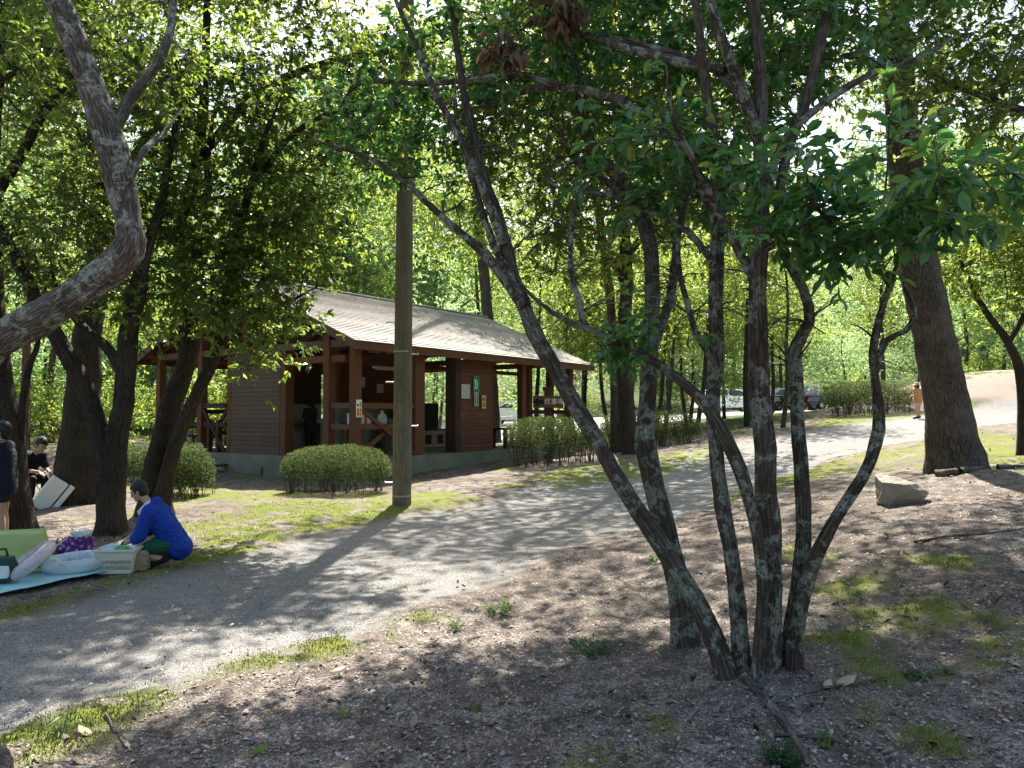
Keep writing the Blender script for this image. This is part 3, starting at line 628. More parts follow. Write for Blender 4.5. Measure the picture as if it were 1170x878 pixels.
hero('big_tree', 'stout rough barked trunk behind the forked tree and white cooler', 'tree', [
  [(88,592,53.3,12.6),(92,505,43.0,12.6),(96,445,37.0,12.6),(101,380,31.0,12.6),(112,300,24.9,12.6),(112,200,19.8,12.6),(104,100,15.5,12.6),(95,0,12.0,12.6),(90,-120,6.9,12.6)],
  [(112,240,10.3,12.6),(160,170,8.6,12.6),(200,120,6.0,12.6)],[(110,180,10.3,12.6),(60,110,8.6,12.8),(20,60,6.0,13)]],
 [(130,140,120,110,13,1.6),(60,20,130,80,13,1.6),(60,330,90,50,13.4,.8),(120,-140,190,110,12.6,2),(140,50,160,90,15.5,2.2),(20,120,110,90,15,2)], BARK_DARK, LEAF_MID, 16, natt=270, tips=7, rad=.3, per=6, L=.1, branch_from=.5)

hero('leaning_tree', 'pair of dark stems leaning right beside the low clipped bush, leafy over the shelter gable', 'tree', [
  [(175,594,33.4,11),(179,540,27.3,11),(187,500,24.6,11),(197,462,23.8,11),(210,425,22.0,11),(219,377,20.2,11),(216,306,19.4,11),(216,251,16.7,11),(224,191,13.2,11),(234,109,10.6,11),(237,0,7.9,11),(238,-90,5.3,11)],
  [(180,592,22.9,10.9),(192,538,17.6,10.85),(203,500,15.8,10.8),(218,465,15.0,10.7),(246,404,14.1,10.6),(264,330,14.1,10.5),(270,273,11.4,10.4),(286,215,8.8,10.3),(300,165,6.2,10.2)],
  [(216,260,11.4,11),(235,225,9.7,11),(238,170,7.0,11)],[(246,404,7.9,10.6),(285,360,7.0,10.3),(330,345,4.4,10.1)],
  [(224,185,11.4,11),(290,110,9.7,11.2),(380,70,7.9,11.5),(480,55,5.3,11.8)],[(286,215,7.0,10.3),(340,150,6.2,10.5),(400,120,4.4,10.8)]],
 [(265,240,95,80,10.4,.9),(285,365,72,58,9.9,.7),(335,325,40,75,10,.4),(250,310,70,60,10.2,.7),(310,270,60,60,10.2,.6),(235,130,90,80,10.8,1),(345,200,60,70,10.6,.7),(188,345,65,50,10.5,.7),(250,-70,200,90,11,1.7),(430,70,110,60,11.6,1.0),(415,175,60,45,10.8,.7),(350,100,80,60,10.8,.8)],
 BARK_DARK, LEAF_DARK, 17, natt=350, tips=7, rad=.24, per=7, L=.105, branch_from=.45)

hero('tree', 'tree standing off the right edge with boughs hanging into the upper right corner', 'tree', [
  [(1420,640,40,7.5),(1400,480,36,7.5),(1370,300,30,7.4),(1330,150,24,7.3),(1290,0,18,7.2),(1250,-120,11,7.1)],[(1340,190,16,7.3),(1240,150,12,7.0),(1150,120,8,6.8),(1070,90,5,6.7)],[(1370,300,12,7.4),(1270,250,9,7.1),(1180,225,6,6.9)],[(1300,40,14,7.2),(1180,-40,9,7),(1080,-80,6,7)]],
 [(1110,110,90,70,6.8,.7),(1130,30,100,60,7,.8),(1180,220,60,50,7,.5),(1150,-110,230,100,7.2,1.4)], BARK_SPOT, LEAF_MID, 51, natt=150, tips=6, rad=.2, per=6, L=.08)
hero('tree', 'tree standing off the left edge whose leafy boughs fill the upper left corner', 'tree', [
  [(-330,700,44,7),(-320,520,40,7),(-290,320,34,7),(-250,150,26,7),(-210,0,18,7),(-180,-130,11,7)],[(-270,240,16,7),(-150,150,12,7.1),(-40,110,8,7.2),(50,70,5,7.3)],[(-220,40,13,7),(-100,-60,9,7.2),(50,-100,6,7.4)]],
 [(-20,110,100,80,7.3,.8),(60,40,90,60,7.4,.7),(-60,-90,230,90,7.2,1.5),(220,-110,150,70,7.6,1.2)], BARK_DARK, LEAF_MID, 52, natt=85, tips=6, rad=.2, per=6, L=.08)
# broad canopy trees whose trunks stand in the wood behind the path
hero('tree', 'dark trunk rising out of the gap between the clipped hedges', 'tree', [
  [(722,522,20,21.5),(716,470,18,21.5),(712,400,16,21.5),(716,330,15,21.5),(712,250,13,21.5),(705,150,11,21.5),(700,40,8,21.5)],[(716,330,9,21.5),(690,280,7,21.5),(650,230,5,21.5)],[(712,300,9,21.5),(750,250,7,21.5),(790,200,5,21.5)]],
 [(690,250,95,100,21.5,2),(640,310,50,35,21.5,1.4),(770,230,80,80,22,2),(700,120,140,90,21.5,2.4)], BARK_DARK, LEAF_BRIGHT, 21, natt=170, tips=8, rad=.5, per=6, L=.14, branch_from=.55, rmax=.06)
hero('leaning_tree', 'slender tree right of the shelter eave leaning out over the path', 'tree', [
  [(704,504,12,23.5),(701,400,11,22.5),(692,300,10,21),(672,180,9,19.5),(640,90,7,18.5),(600,10,5,17.5)],[(690,290,7,20.9),(730,220,6,20),(790,150,4,19)],[(665,160,6,19.2),(590,130,5,18),(520,90,4,17)]],
 [(600,110,140,70,17,2),(720,160,100,70,18,2),(520,60,110,60,16.5,1.6),(810,110,100,70,17.5,1.8),(650,-10,160,60,17,1.8)], BARK_FAR, LEAF_MID, 61, natt=190, tips=7, rad=.4, per=6, L=.12, branch_from=.5, rmax=.04)
hero('tree', 'tree standing behind the utility pole with its crown over the shelter roof', 'tree', [
  [(566,530,14,31),(560,400,13,31),(552,300,12,31),(540,200,10,31),(530,100,8,31),(525,0,6,31)]],
 [(470,260,90,40,31,2),(560,240,90,70,31,2.5),(600,180,80,60,31,2),(490,180,100,60,31,2.5)], BARK_FAR, LEAF_BRIGHT, 22, natt=150, tips=9, rad=.6, per=6, L=.17, branch_from=.5, rmax=.08, twig=False)

# ------------------------------------------------------------------ woods beyond: a few kinds, copied one by one
def proto_tree(name, H, r0, blobs, bark, leaf, seed, natt, tips, rad, per, L, lean=.3, h0=.35, sides=10, wid=.45, limbs=4):
    rng = np.random.default_rng(seed); base = empty(name, (0, 0, -200)); tb = Tubes()
    k = 7; z = np.linspace(0, H, k); pts = np.stack([np.cumsum(rng.normal(0, lean*H/40, k)), np.cumsum(rng.normal(0, lean*H/40, k)), z], 1); pts[0] = (0, 0, -.3)
    rd = r0*(1-z/H*.85); p, r_ = resample(pts, rd, .25); tb.add(p, r_, sides, .09, .3, seed=seed, cap=True)
    nodes = [(a, b) for a, b in zip(p, r_) if a[2] > H*h0]
    for i in range(limbs):
        j = int(len(p)*(h0+.1+.5*i/max(1, limbs))); a = rng.random()*6.28; ln = H*.22
        q = np.array([p[j], p[j]+np.array([math.cos(a), math.sin(a), .5])*ln*.5, p[j]+np.array([math.cos(a), math.sin(a), .8])*ln])
        lp, lr = resample(q, [r_[j]*.55, r_[j]*.4, r_[j]*.2], .3); tb.add(lp, lr, 7, seed=seed+i); nodes += list(zip(lp, lr))
    att = np.concatenate([ell(max(4, int(natt*w)), c, e, rng) for c, e, w in blobs])
    grow(tb, att, nodes, rng, 4, rmax=.05); link('trunk', tb.mesh('trunk'), base, bark)
    _, _, pos, dr, nr = whorls(att, tips, rad, per, rng, L=L); link('crown', leaf_mesh('crown', pos, dr, nr, L, wid, 'mid', rng), base, leaf)
    return base
KIND = {
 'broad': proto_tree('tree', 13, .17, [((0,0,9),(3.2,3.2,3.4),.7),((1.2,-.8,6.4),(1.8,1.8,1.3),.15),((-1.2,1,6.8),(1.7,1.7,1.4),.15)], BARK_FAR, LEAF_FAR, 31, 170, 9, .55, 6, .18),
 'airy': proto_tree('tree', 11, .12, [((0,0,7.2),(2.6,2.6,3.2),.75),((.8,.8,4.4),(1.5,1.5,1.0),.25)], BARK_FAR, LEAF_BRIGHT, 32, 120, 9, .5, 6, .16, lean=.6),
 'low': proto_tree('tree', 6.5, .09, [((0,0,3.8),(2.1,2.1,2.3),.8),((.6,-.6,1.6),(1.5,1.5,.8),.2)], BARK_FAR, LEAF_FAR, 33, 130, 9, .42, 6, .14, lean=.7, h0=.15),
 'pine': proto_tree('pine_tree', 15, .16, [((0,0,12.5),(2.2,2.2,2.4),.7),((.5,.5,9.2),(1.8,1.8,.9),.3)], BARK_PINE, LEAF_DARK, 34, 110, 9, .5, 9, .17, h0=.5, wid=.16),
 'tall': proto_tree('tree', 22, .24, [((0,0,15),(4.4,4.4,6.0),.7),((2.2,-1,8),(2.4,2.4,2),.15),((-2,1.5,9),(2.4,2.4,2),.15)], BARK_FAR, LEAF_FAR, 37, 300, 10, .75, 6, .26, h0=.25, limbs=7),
 'golden': proto_tree('tree', 19, .2, [((0,0,12.5),(3.8,3.8,5.6),.8),((1.5,1.5,6),(2.4,2.4,1.8),.2)], BARK_FAR, LEAF_BRIGHT, 38, 240, 10, .7, 6, .24, h0=.2, limbs=6),
 'dark': proto_tree('tree', 12, .15, [((0,0,7.5),(2.4,2.4,4.2),1.0)], BARK_DARK, LEAF_DARK, 35, 170, 9, .5, 6, .16, h0=.3),
}
SHRUB = proto_tree('shrub', 2.2, .03, [((0,0,1.2),(1.2,1.2,1.0),1.0)], BARK_FAR, LEAF_BRIGHT, 36, 60, 9, .28, 6, .11, h0=.05, limbs=3)
WHERE = {'broad': 'tall rounded broadleaf tree in the woods', 'airy': 'airy yellow green tree in the woods', 'low': 'low bushy tree filling the woods', 'pine': 'reddish barked pine in the woods', 'tall': 'very tall broad tree in the woods', 'golden': 'tall sunlit yellow green tree in the woods', 'dark': 'dark crowned tree in the woods'}
_used = set(); FIRST = {}
def plant(kind, x, y, s=1.0, label=None, group=None):
    src = KIND.get(kind, SHRUB)
    if kind not in FIRST: o = src; FIRST[kind] = o
    else: o = copy_tree(src)
    o.location = (x, y, gz(x, y)); o.rotation_euler = (0, 0, RNG.random()*6.28); o.scale = (s*RNG.uniform(.9, 1.1), s*RNG.uniform(.9, 1.1), s*RNG.uniform(.92, 1.1))
    if label: tag(o, label, 'shrub' if kind == 'shrub' else 'tree', group)
    return o
def at(u, d): return ((u-CU)/FPX*d, d)
# ------------------------------------------------------------------ woods planting
NAMED = [
 ('pine', 28, 22, .9, 'red barked pine trunk at the left edge of the woods, left of the other pine'),
 ('pine', 60, 27, .85, 'thin red barked pine trunk seen above the bowed head of the seated person'),
 ('broad', -60, 20, .8, 'broadleaf tree rising past the left frame edge behind the picnic spot'),
 ('dark', 853, 28, .75, 'dark thick trunk standing between path and parked cars, seen through the many stems'),
 ('airy', 757, 27, .8, 'slim pale trunk in the wood just above the farther clipped hedge'),
 ('airy', 785, 33, .8, 'slim dark trunk between the farther hedge and the parked cars'),
 ('airy', 697, 33, .85, 'slim leaning trunk just right of the shelter eave'),
 ('dark', 668, 36, .85, 'dark crowned tree right behind the arrow signboard'),
 ('airy', 893, 25.5, .7, 'thin trunk rising from the mossy verge, left of the far hedge'),
 ('airy', 880, 34, .8, 'thin trunk in front of the picnic table on the open ground'),
 ('low', 960, 31, .6, 'low dark bushy tree overtopping the far clipped hedge'),
 ('dark', 1010, 38, .9, 'dark crowned tree behind the far clipped hedge'),
 ('broad', 1105, 42, .75, 'leaning trunk standing on the crest behind the earth mound'),
 ('broad', 1130, 45, .8, 'pale upright trunk behind the middle of the earth mound'),
 ('low', 1200, 36, .9, 'bushy tree past the right end of the earth mound'),
 ('airy', 640, 38, .9, 'yellow green tree seen under the right end of the shelter roof'),
 ('low', 610, 40, 1.0, 'bushy tree seen between the shelter posts beside the signboard'),
 ('low', 500, 37, 1.1, 'bushy tree seen through the stove window of the shelter'),
]
for kd, u, d, s, lb in NAMED: plant(kd, *at(u, d), s, lb)
SHARE = {k: v+' behind the shelter and path' for k, v in WHERE.items()}
def wood(n, us, ds, kinds, s=(.85, 1.15)):
    m = 0; tries = 0
    while m < n and tries < n*30:
        tries += 1; u = RNG.uniform(*us); d = RNG.uniform(*ds); x, y = at(u, d)
        if poly_sd(np.array([x]), np.array([y]), LOT)[0] > -1 or poly_sd(np.array([x]), np.array([y]), PATH)[0] > -.8: continue
        if any((x-a)**2+(y-b)**2 < (1.6 if d < 40 else 3.5) for a, b in PLACED): continue
        PLACED.append((x, y)); k = kinds[int(RNG.integers(len(kinds)))]
        plant(k, x, y, RNG.uniform(*s), SHARE[k], {'broad':'rounded broadleaf','airy':'airy yellow green','low':'low bushy','pine':'red pine','dark':'dark crowned','tall':'very tall','golden':'tall yellow green'}[k]+' trees in the woods'); m += 1
PLACED = [at(u, d) for _, u, d, _, _ in NAMED]
wood(9, (-140, 330), (42, 56), ['tall', 'golden'])
wood(12, (330, 800), (43, 58), ['tall', 'golden', 'tall'])
wood(11, (800, 1350), (52, 66), ['tall', 'golden'])
wood(12, (540, 1000), (61, 68), ['low', 'broad', 'low'], (.9,1.2))
wood(9, (600, 830), (32, 36), ['low', 'dark', 'airy'], (.6, .85))
wood(14, (-150, 260), (24, 46), ['airy', 'low', 'broad'])
wood(10, (250, 620), (40, 52), ['airy', 'low', 'broad'], (.7, .95))
wood(9, (620, 860), (30, 40), ['airy', 'dark', 'airy'], (.7, .9))
wood(9, (940, 1330), (38, 52), ['broad', 'low', 'airy'], (.8, 1.05))
wood(30, (-160, 1330), (60, 76), ['broad', 'low', 'low', 'dark'], (.9, 1.15))
wood(30, (-160, 1330), (76, 98), ['broad', 'tall', 'low'], (1.0, 1.25))
for i in range(60):
    u, d = (RNG.uniform(-120, 260), RNG.uniform(21, 45)) if i < 20 else (RNG.uniform(1040, 1320), RNG.uniform(36, 50)) if i < 27 else (RNG.uniform(520, 720), RNG.uniform(33, 44)) if i < 34 else (RNG.uniform(480, 1300), RNG.uniform(60, 67))
    x, y = at(u, d)
    if poly_sd(np.array([x]), np.array([y]), LOT)[0] > -1 or mound_h(x, y) > .1: continue
    plant('shrub', x, y, RNG.uniform(.7, 1.3), 'yellow green shrub in the undergrowth of the woods', 'undergrowth shrubs in the woods')
# far wood on the rising ground that reads as one mass
rng = np.random.default_rng(77); n = 2600
a = rng.uniform(-50, 50, n); d = rng.uniform(100, 135, n); fx, fy = d*np.sin(np.radians(a)), d*np.cos(np.radians(a))
fz = GZ(fx, fy)+rng.uniform(0, 13, n); att = np.stack([fx, fy, fz], 1)
_, _, pos, dr, nr = whorls(att, 6, 1.5, 6, rng, L=.5)
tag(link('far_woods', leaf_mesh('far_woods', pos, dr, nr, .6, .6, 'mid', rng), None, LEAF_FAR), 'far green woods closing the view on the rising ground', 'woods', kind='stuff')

# ------------------------------------------------------------------ clipped hedges
TWIG = m_plain('hedge_twig', (.10, .075, .055), .9, .3)
def hedge(label, u0, u1, v0, v1, d, depth, seed, n=9000, L=.045, group=None, low=.38, name='hedge', tilt=0.0, pw=3.8):
    n = int(n*1.7); L = L*.82; rng = np.random.default_rng(seed); c = at((u0+u1)/2, d); a = PX(u1-u0, d)/2; H = PX(v1-v0, d)
    base = empty(name, (c[0], c[1], gz(*c)-.02), tilt); tag(base, label, 'hedge', group)
    q = rng.normal(0, 1, (n, 3)); q[:, 2] = np.abs(q[:, 2]); q /= (np.abs(q)**pw).sum(1, keepdims=True)**(1/pw)
    r = rng.random((n, 1))**.22; pnt = q*r*np.array([a, depth/2, 1.0])
    z = H*(low+(1-low)*pnt[:, 2])
    dn = rng.random(n) < .33; z[dn] = H*(.08+.62*rng.random(dn.sum())**.7); pnt[dn, :2] *= .97
    lump = 1+.07*fbm(pnt[:, 0]*2.2, pnt[:, 1]*2.2+seed, z*2, 3)
    pos = np.stack([pnt[:, 0]*lump, pnt[:, 1]*lump, z*(1+.06*fbm(pnt[:, 0]*4, pnt[:, 1]*5, seed, 2))], 1)
    keep = rng.random(n) < np.clip((z/H-.02)/.4, .3, 1); pos = pos[keep]; m = len(pos)
    dr = rng.normal(0, 1, (m, 3))+np.array([0, 0, .35])+q[keep]*.8; nr = rng.normal(0, .8, (m, 3))+q[keep]*.6+np.array([0, 0, .6])
    link('foliage', leaf_mesh('foliage', pos, dr, nr, L, .5, 'mid', rng), base, LEAF_HEDGE)
    tb = Tubes(); k = int(15*a*depth)+10
    for i in range(k):
        x, y = rng.uniform(-a, a)*.86, rng.uniform(-.5, .5)*depth*.8
        for j in range(3):
            e = np.array([x*1.03+rng.normal(0, .14), y+rng.normal(0, .14), H*rng.uniform(.55, .9)])
            mid = np.array([x, y, 0])*.6+e*.4+rng.normal(0, .035, 3)
            tb.add(np.array([[x, y, -.06], mid, e]), np.array([.008, .006, .002]), 4)
    link('stems', tb.mesh('stems'), base, TWIG); return base
hedge('rounded clipped hedge in front of the shelter, left of the utility pole', 322, 448, 509, 564, 14.5, 1.3, 1, 17000, .038, pw=3.0)
hedge('clipped hedge in front of the arrow signboard and the open right end of the shelter', 577, 694, 477, 531, 19.8, 1.5, 2, 15000, .05, tilt=.25)
hedge('farther clipped hedge at the path edge, right of the dark trunk', 684, 802, 471, 514, 24, 1.6, 3, 13000, .055, tilt=.3)
hedge('far clipped hedge on the right under the small dark tree', 942, 1043, 437, 474, 28, 1.8, 4, 12000, .065, low=.25)
hedge('dense low clipped bush left of the shelter, behind the leaning stems', 186, 242, 506, 566, 13.6, 1.3, 5, 9000, .045, low=.15, pw=2.4)
hedge('low green clipped hedge between the stout trunk and the leaning stems', 98, 196, 514, 556, 16.4, 1.2, 6, 9000, .055, low=.2)

# ------------------------------------------------------------------ the shelter (cookhouse)
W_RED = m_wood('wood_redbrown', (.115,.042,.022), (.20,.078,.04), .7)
W_GREY = m_wood('wood_gable_lit', (.105,.068,.052), (.175,.118,.092), .85)  # greyish light that falls on the gable-side faces, put into the wood colour
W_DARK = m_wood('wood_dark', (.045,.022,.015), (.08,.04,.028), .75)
W_POST = m_wood('wood_post', (.11,.042,.022), (.19,.075,.04), .72, axis=2)
CONC = m_plain('concrete', (.30,.285,.255), .9, .3, 3, .2, .4)
CONCM = m_plain('concrete_mossy', (.20,.20,.165), .92, .45, 2.2, .2, .5)
TILE = None
t = NT('stove_block'); br = t.n('ShaderNodeTexBrick', i_Scale=1.0); br.inputs['Color1'].default_value = (.42,.30,.21,1); br.inputs['Color2'].default_value = (.48,.36,.26,1); br.inputs['Mortar'].default_value = (.22,.18,.15,1)
br.inputs['Brick Width'].default_value = .2; br.inputs['Row Height'].default_value = .1; br.inputs['Mortar Size'].default_value = .006
cc = t.coord('Object'); rot = t.n('ShaderNodeMapping'); rot.inputs['Rotation'].default_value = (math.pi/2, 0, 0); t.l(cc, rot.inputs[0]); t.l(rot.outputs[0], br.inputs['Vector'])
BLOCK = t.done(t.bsdf(br.outputs[0], .85))
SOOT = m_plain('soot_black', (.012,.011,.011), .8)
t = NT('shingle'); oc = t.coord('Object'); br = t.n('ShaderNodeTexBrick', i_Scale=1.0, offset=.5); t.l(oc, br.inputs['Vector'])
br.inputs['Color1'].default_value = (.50,.455,.43,1); br.inputs['Color2'].default_value = (.62,.575,.55,1); br.inputs['Mortar'].default_value = (.22,.18,.16,1)
br.inputs['Brick Width'].default_value = .30; br.inputs['Row Height'].default_value = .1295; br.inputs['Mortar Size'].default_value = .005
isl = t.n('ShaderNodeNewGeometry').outputs['Random Per Island']
k = t.mix(t.ramp(t.noise(oc, 1.1, 6, .65), [(.4, 0.0), (.68, .6)]), br.outputs[0], (.40,.36,.345)); k = t.mix(t.math('MULTIPLY', isl, .35), k, (.50,.45,.42))
k = t.mix(t.ramp(t.noise(t.coord('Object', (3, .5, .5)), 4, 5), [(.5, 0.0), (.75, .4)]), k, (.60,.56,.54))
SHING = t.done(t.bsdf(k, .55, t.bump(t.noise(oc, 60, 3), .3, .004), .6))
METAL = m_plain('grey_metal', (.33,.32,.31), .5, .15, 8, .5, .1, .5)
ORG = np.array([-3.58, 17.4, .49]); RZ = math.atan2(.814, .581)
sh = empty('shelter', tuple(ORG), RZ); tag(sh, 'open sided brown timber cookhouse with a low gabled shingle roof on a concrete base', 'shelter')
def SB(s, w, h):
    return np.array([ORG[0]+.581*s-.814*w, ORG[1]+.814*s+.581*w, ORG[2]+h])
MB().box(-.25, 9.85, -.28, 8.5, -.9, 0).build('slab', CONCM, sh, bevel=.015)
def siding(mb, a, b, z0, z1, half, bh=.112):
    """lapped boards on both faces of a wall running a -> b"""
    a = Vector((a[0], a[1], 0)); b = Vector((b[0], b[1], 0)); d = (b-a).normalized(); n = Vector((d.y, -d.x, 0))
    k = max(1, round((z1-z0)/bh)); hh = (z1-z0)/k
    for i in range(k):
        za, zb = z0+i*hh, z0+(i+1)*hh-.002
        prof = [(half+.014, za), (half+.003, zb), (-half-.003, zb), (-half-.014, za)]
        V = [tuple(e+n*o)[:2]+(z,) for e in (a, b) for o, z in prof]
        mb.add(V, [(0, 1, 2, 3), (4, 7, 6, 5), (0, 4, 5, 1), (1, 5, 6, 2), (2, 6, 7, 3), (3, 7, 4, 0)])
def wall(a, b, z0, z1, half, mat, label=None):
    m = MB(); siding(m, a, b, z0, z1, half); o = m.build('wall', mat, sh)
    if label: o['label'] = label
    return o
wall((.135, 4.74), (.135, 2.72), .0, 2.62, .12, W_GREY, 'greyish board wall closing the gable end')
wall((3.78, .16), (5.14, .16), .0, 2.5, .14, W_RED, 'red brown board wall carrying the green letter sign')
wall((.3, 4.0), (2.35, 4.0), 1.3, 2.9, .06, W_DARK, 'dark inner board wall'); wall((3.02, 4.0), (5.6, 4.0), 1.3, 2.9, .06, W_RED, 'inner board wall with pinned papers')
MB().box(.3, 2.35, 3.92, 4.08, 0, 1.3).box(3.02, 5.6, 3.92, 4.08, 0, 1.3).build('counter_wall', CONC, sh)
MB().box(.35, 2.3, 3.2, 3.9, .78, .9).box(3.1, 5.0, 3.2, 3.9, .78, .9).box(.5, .8, 3.3, 3.85, 0, .78).box(1.8, 2.1, 3.3, 3.85, 0, .78).box(3.3, 3.6, 3.3, 3.85, 0, .78).box(4.5, 4.8, 3.3, 3.85, 0, .78).build('sink_counter', CONC, sh, bevel=.012)
def post(s, w, h, wd=.2, dp=None, mat=None):
    dp = dp or wd; return MB().box(s-wd/2, s+wd/2, w-dp/2, w+dp/2, -.02, h).build('post', mat or W_POST, sh, bevel=.008)
for s, w, h in [(0, 0, 2.62), (0, .89, 2.9), (6.66, 0, 2.62), (9.4, 0, 2.62), (9.4, .75, 2.9), (9.4, 1.62, 3.2), (9.4, 4.07, 4.1), (9.4, 8.14, 2.62), (6.66, 8.14, 2.62), (3.4, 8.14, 2.62), (0, 8.14, 2.62), (0, 6.05, 3.4), (6.66, 4.07, 3.2), (5.38, .28, 2.6)]:
    post(s, w, h)
post(.14, 2.6, 2.62, .27, .2); post(.14, 4.84, 2.62, .27, .18); post(2.1, .02, 2.6, .34, .2); post(3.66, .16, 2.6, .22, .36, W_DARK)
# frame beams
def beam(a, b, w=.14, h=.2, mat=None): return MB().bar(a, b, w, h).build('beam', mat or W_RED, sh, bevel=.006)
for w in (0.0, 8.14): beam((-.35, w, 2.72), (9.9, w, 2.72))
for s in (0, 3.66, 6.66, 9.4): beam((s, .0, 2.675), (s, 8.14, 2.675), .125, .17, W_GREY if s == 0 else W_RED); beam((s, 4.07, 2.77), (s, 4.07, 4.3), .16, .16)
beam((0, .3, 2.32), (0, 2.6, 2.32), .1, .16); beam((.3, 2.0, 2.4), (9.3, 2.0, 2.4), .1, .12)
for s in (0, 9.4):
    beam((s, 4.07, 3.15), (s, 2.3, 3.55), .1, .1); beam((s, 4.07, 3.15), (s, 5.84, 3.55), .1, .1)
beam((-.3, 4.07, 4.35), (9.9, 4.07, 4.35), .14, .18)
# roof
RS = 1.94/4.57; EX0, EX1 = -.5, 10.15
def roof_side(name, sgn):
    m = MB(); n = 36; sl = 4.57/n
    for i in range(n):
        y0, y1 = i*sl-.03, (i+1)*sl+.02
        z0, z1 = 2.64+i*sl*RS+.026, 2.64+(i+1)*sl*RS+.008
        jit = .004*math.sin(i*7.1)
        pts = [(x, y, z+jit) for x in (EX0, EX1) for y, z in ((y0, z0), (y1, z1), (y1, z1-.02), (y0, z0-.02))]
        pts = [(x, (y-.5) if sgn > 0 else 8.64-y, z) for x, y, z in pts]
        m.add(pts, [(0, 1, 2, 3), (4, 7, 6, 5), (0, 4, 5, 1), (1, 5, 6, 2), (2, 6, 7, 3), (3, 7, 4, 0)])
    return m.build(name, SHING, sh)
rf = roof_side('roof', 1); rf['label'] = 'front roof slope of weathered shingles'; roof_side('roof', -1)
for sg in (1, -1):
    m = MB(); yy = (lambda y: y-.5) if sg > 0 else (lambda y: 8.64-y)
    pts = [(x, yy(y), 2.64+y*RS+o) for x in (EX0+.03, EX1-.03) for y, o in ((.02, -.02), (4.57, -.02), (4.57, -.05), (.02, -.05))]
    m.add(pts, [(0, 1, 2, 3), (4, 7, 6, 5), (0, 4, 5, 1), (1, 5, 6, 2), (2, 6, 7, 3), (3, 7, 4, 0)]); m.build('roof_boards', W_DARK, sh)
    for x in (EX0-.012, EX1+.012):
        m = MB(); pts = [(xx, yy(y), 2.64+y*RS+o) for xx in (x-.02, x+.02) for y, o in ((-.03, .03), (4.57, .03), (4.57, -.17), (-.03, -.17))]
        m.add(pts, [(0, 1, 2, 3), (4, 7, 6, 5), (0, 4, 5, 1), (1, 5, 6, 2), (2, 6, 7, 3), (3, 7, 4, 0)]); m.build('bargeboard', W_GREY, sh)
    y = yy(-.005); MB().box(EX0+.03, EX1-.03, min(y, y+.03*sg), max(y, y+.03*sg), 2.46, 2.635).build('fascia', W_RED, sh)
    for i in range(12):
        x = EX0+.45+i*.88
        m = MB(); pts = [(xx, yy(y), 2.64+y*RS+o) for xx in (x-.04, x+.04) for y, o in ((.06, -.053), (4.5, -.053), (4.5, -.15), (.06, -.15))]
        m.add(pts, [(0, 1, 2, 3), (4, 7, 6, 5), (0, 4, 5, 1), (1, 5, 6, 2), (2, 6, 7, 3), (3, 7, 4, 0)]); m.build('rafter', W_RED, sh)
MB().box(EX0-.03, EX1+.03, 3.95, 4.19, 4.595, 4.635).build('ridge_cap', METAL, sh, bevel=.01)
rng = np.random.default_rng(3); n_ = 260; xs = np.concatenate([rng.normal(7.6, .6, n_//2), rng.uniform(0, 9.8, n_//2)]); ys = np.concatenate([rng.normal(.75, .28, n_//2), rng.uniform(-.2, 4.2, n_//2)])
zs = 2.64+(ys+.5)*RS+.035; pp = np.stack([xs, ys, zs], 1); dr_ = rng.normal(0, 1, (n_, 3))*np.array([1, 1, .25]); nn_ = rng.normal(0, .3, (n_, 3))+np.array([0, -.4, 1])
tag(link('fallen_leaves', leaf_mesh('fallen_leaves', pp, dr_, nn_, .085, .5, 'mid', rng), sh, LITTER), kind='stuff')
# railings
def rail(a, b, z0, z1, cross=True, mat=None):
    m = MB(); mat = mat or W_RED
    if not cross:
        for z in (z1, (z0+z1)/2+.12): MB().bar((a[0], a[1], z), (b[0], b[1], z), .09, .13).build('rail', mat, sh, bevel=.004)
        return
    for z in (z1, (z0+z1)/2+.12): m.bar((a[0], a[1], z), (b[0], b[1], z), .09, .13)
    if cross:
        dx = Vector((b[0]-a[0], b[1]-a[1], 0)).normalized(); nrm = Vector((dx.y, -dx.x, 0))*.052
        for z, zz, o in ((z1-.07, z0+.05, nrm), (z0+.05, z1-.07, -nrm)): m.bar((a[0]+o.x, a[1]+o.y, z), (b[0]+o.x, b[1]+o.y, zz), .05, .1)
    return m.build('railing', mat, sh, bevel=.004)
rail((.1, 0), (1.93, 0), 0, 1.22); rail((0, .1), (0, .79), 0, 1.22, False, W_GREY)
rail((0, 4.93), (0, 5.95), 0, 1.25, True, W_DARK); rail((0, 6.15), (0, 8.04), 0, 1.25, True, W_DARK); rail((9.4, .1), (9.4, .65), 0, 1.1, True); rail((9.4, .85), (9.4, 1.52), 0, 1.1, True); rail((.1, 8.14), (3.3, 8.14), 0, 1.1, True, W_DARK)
MB().box(-.06, .06, 5.2, 5.32, 0, .87).build('railing_post', W_DARK, sh); MB().box(-.06, .06, 5.62, 5.74, 0, .87).build('railing_post', W_DARK, sh)
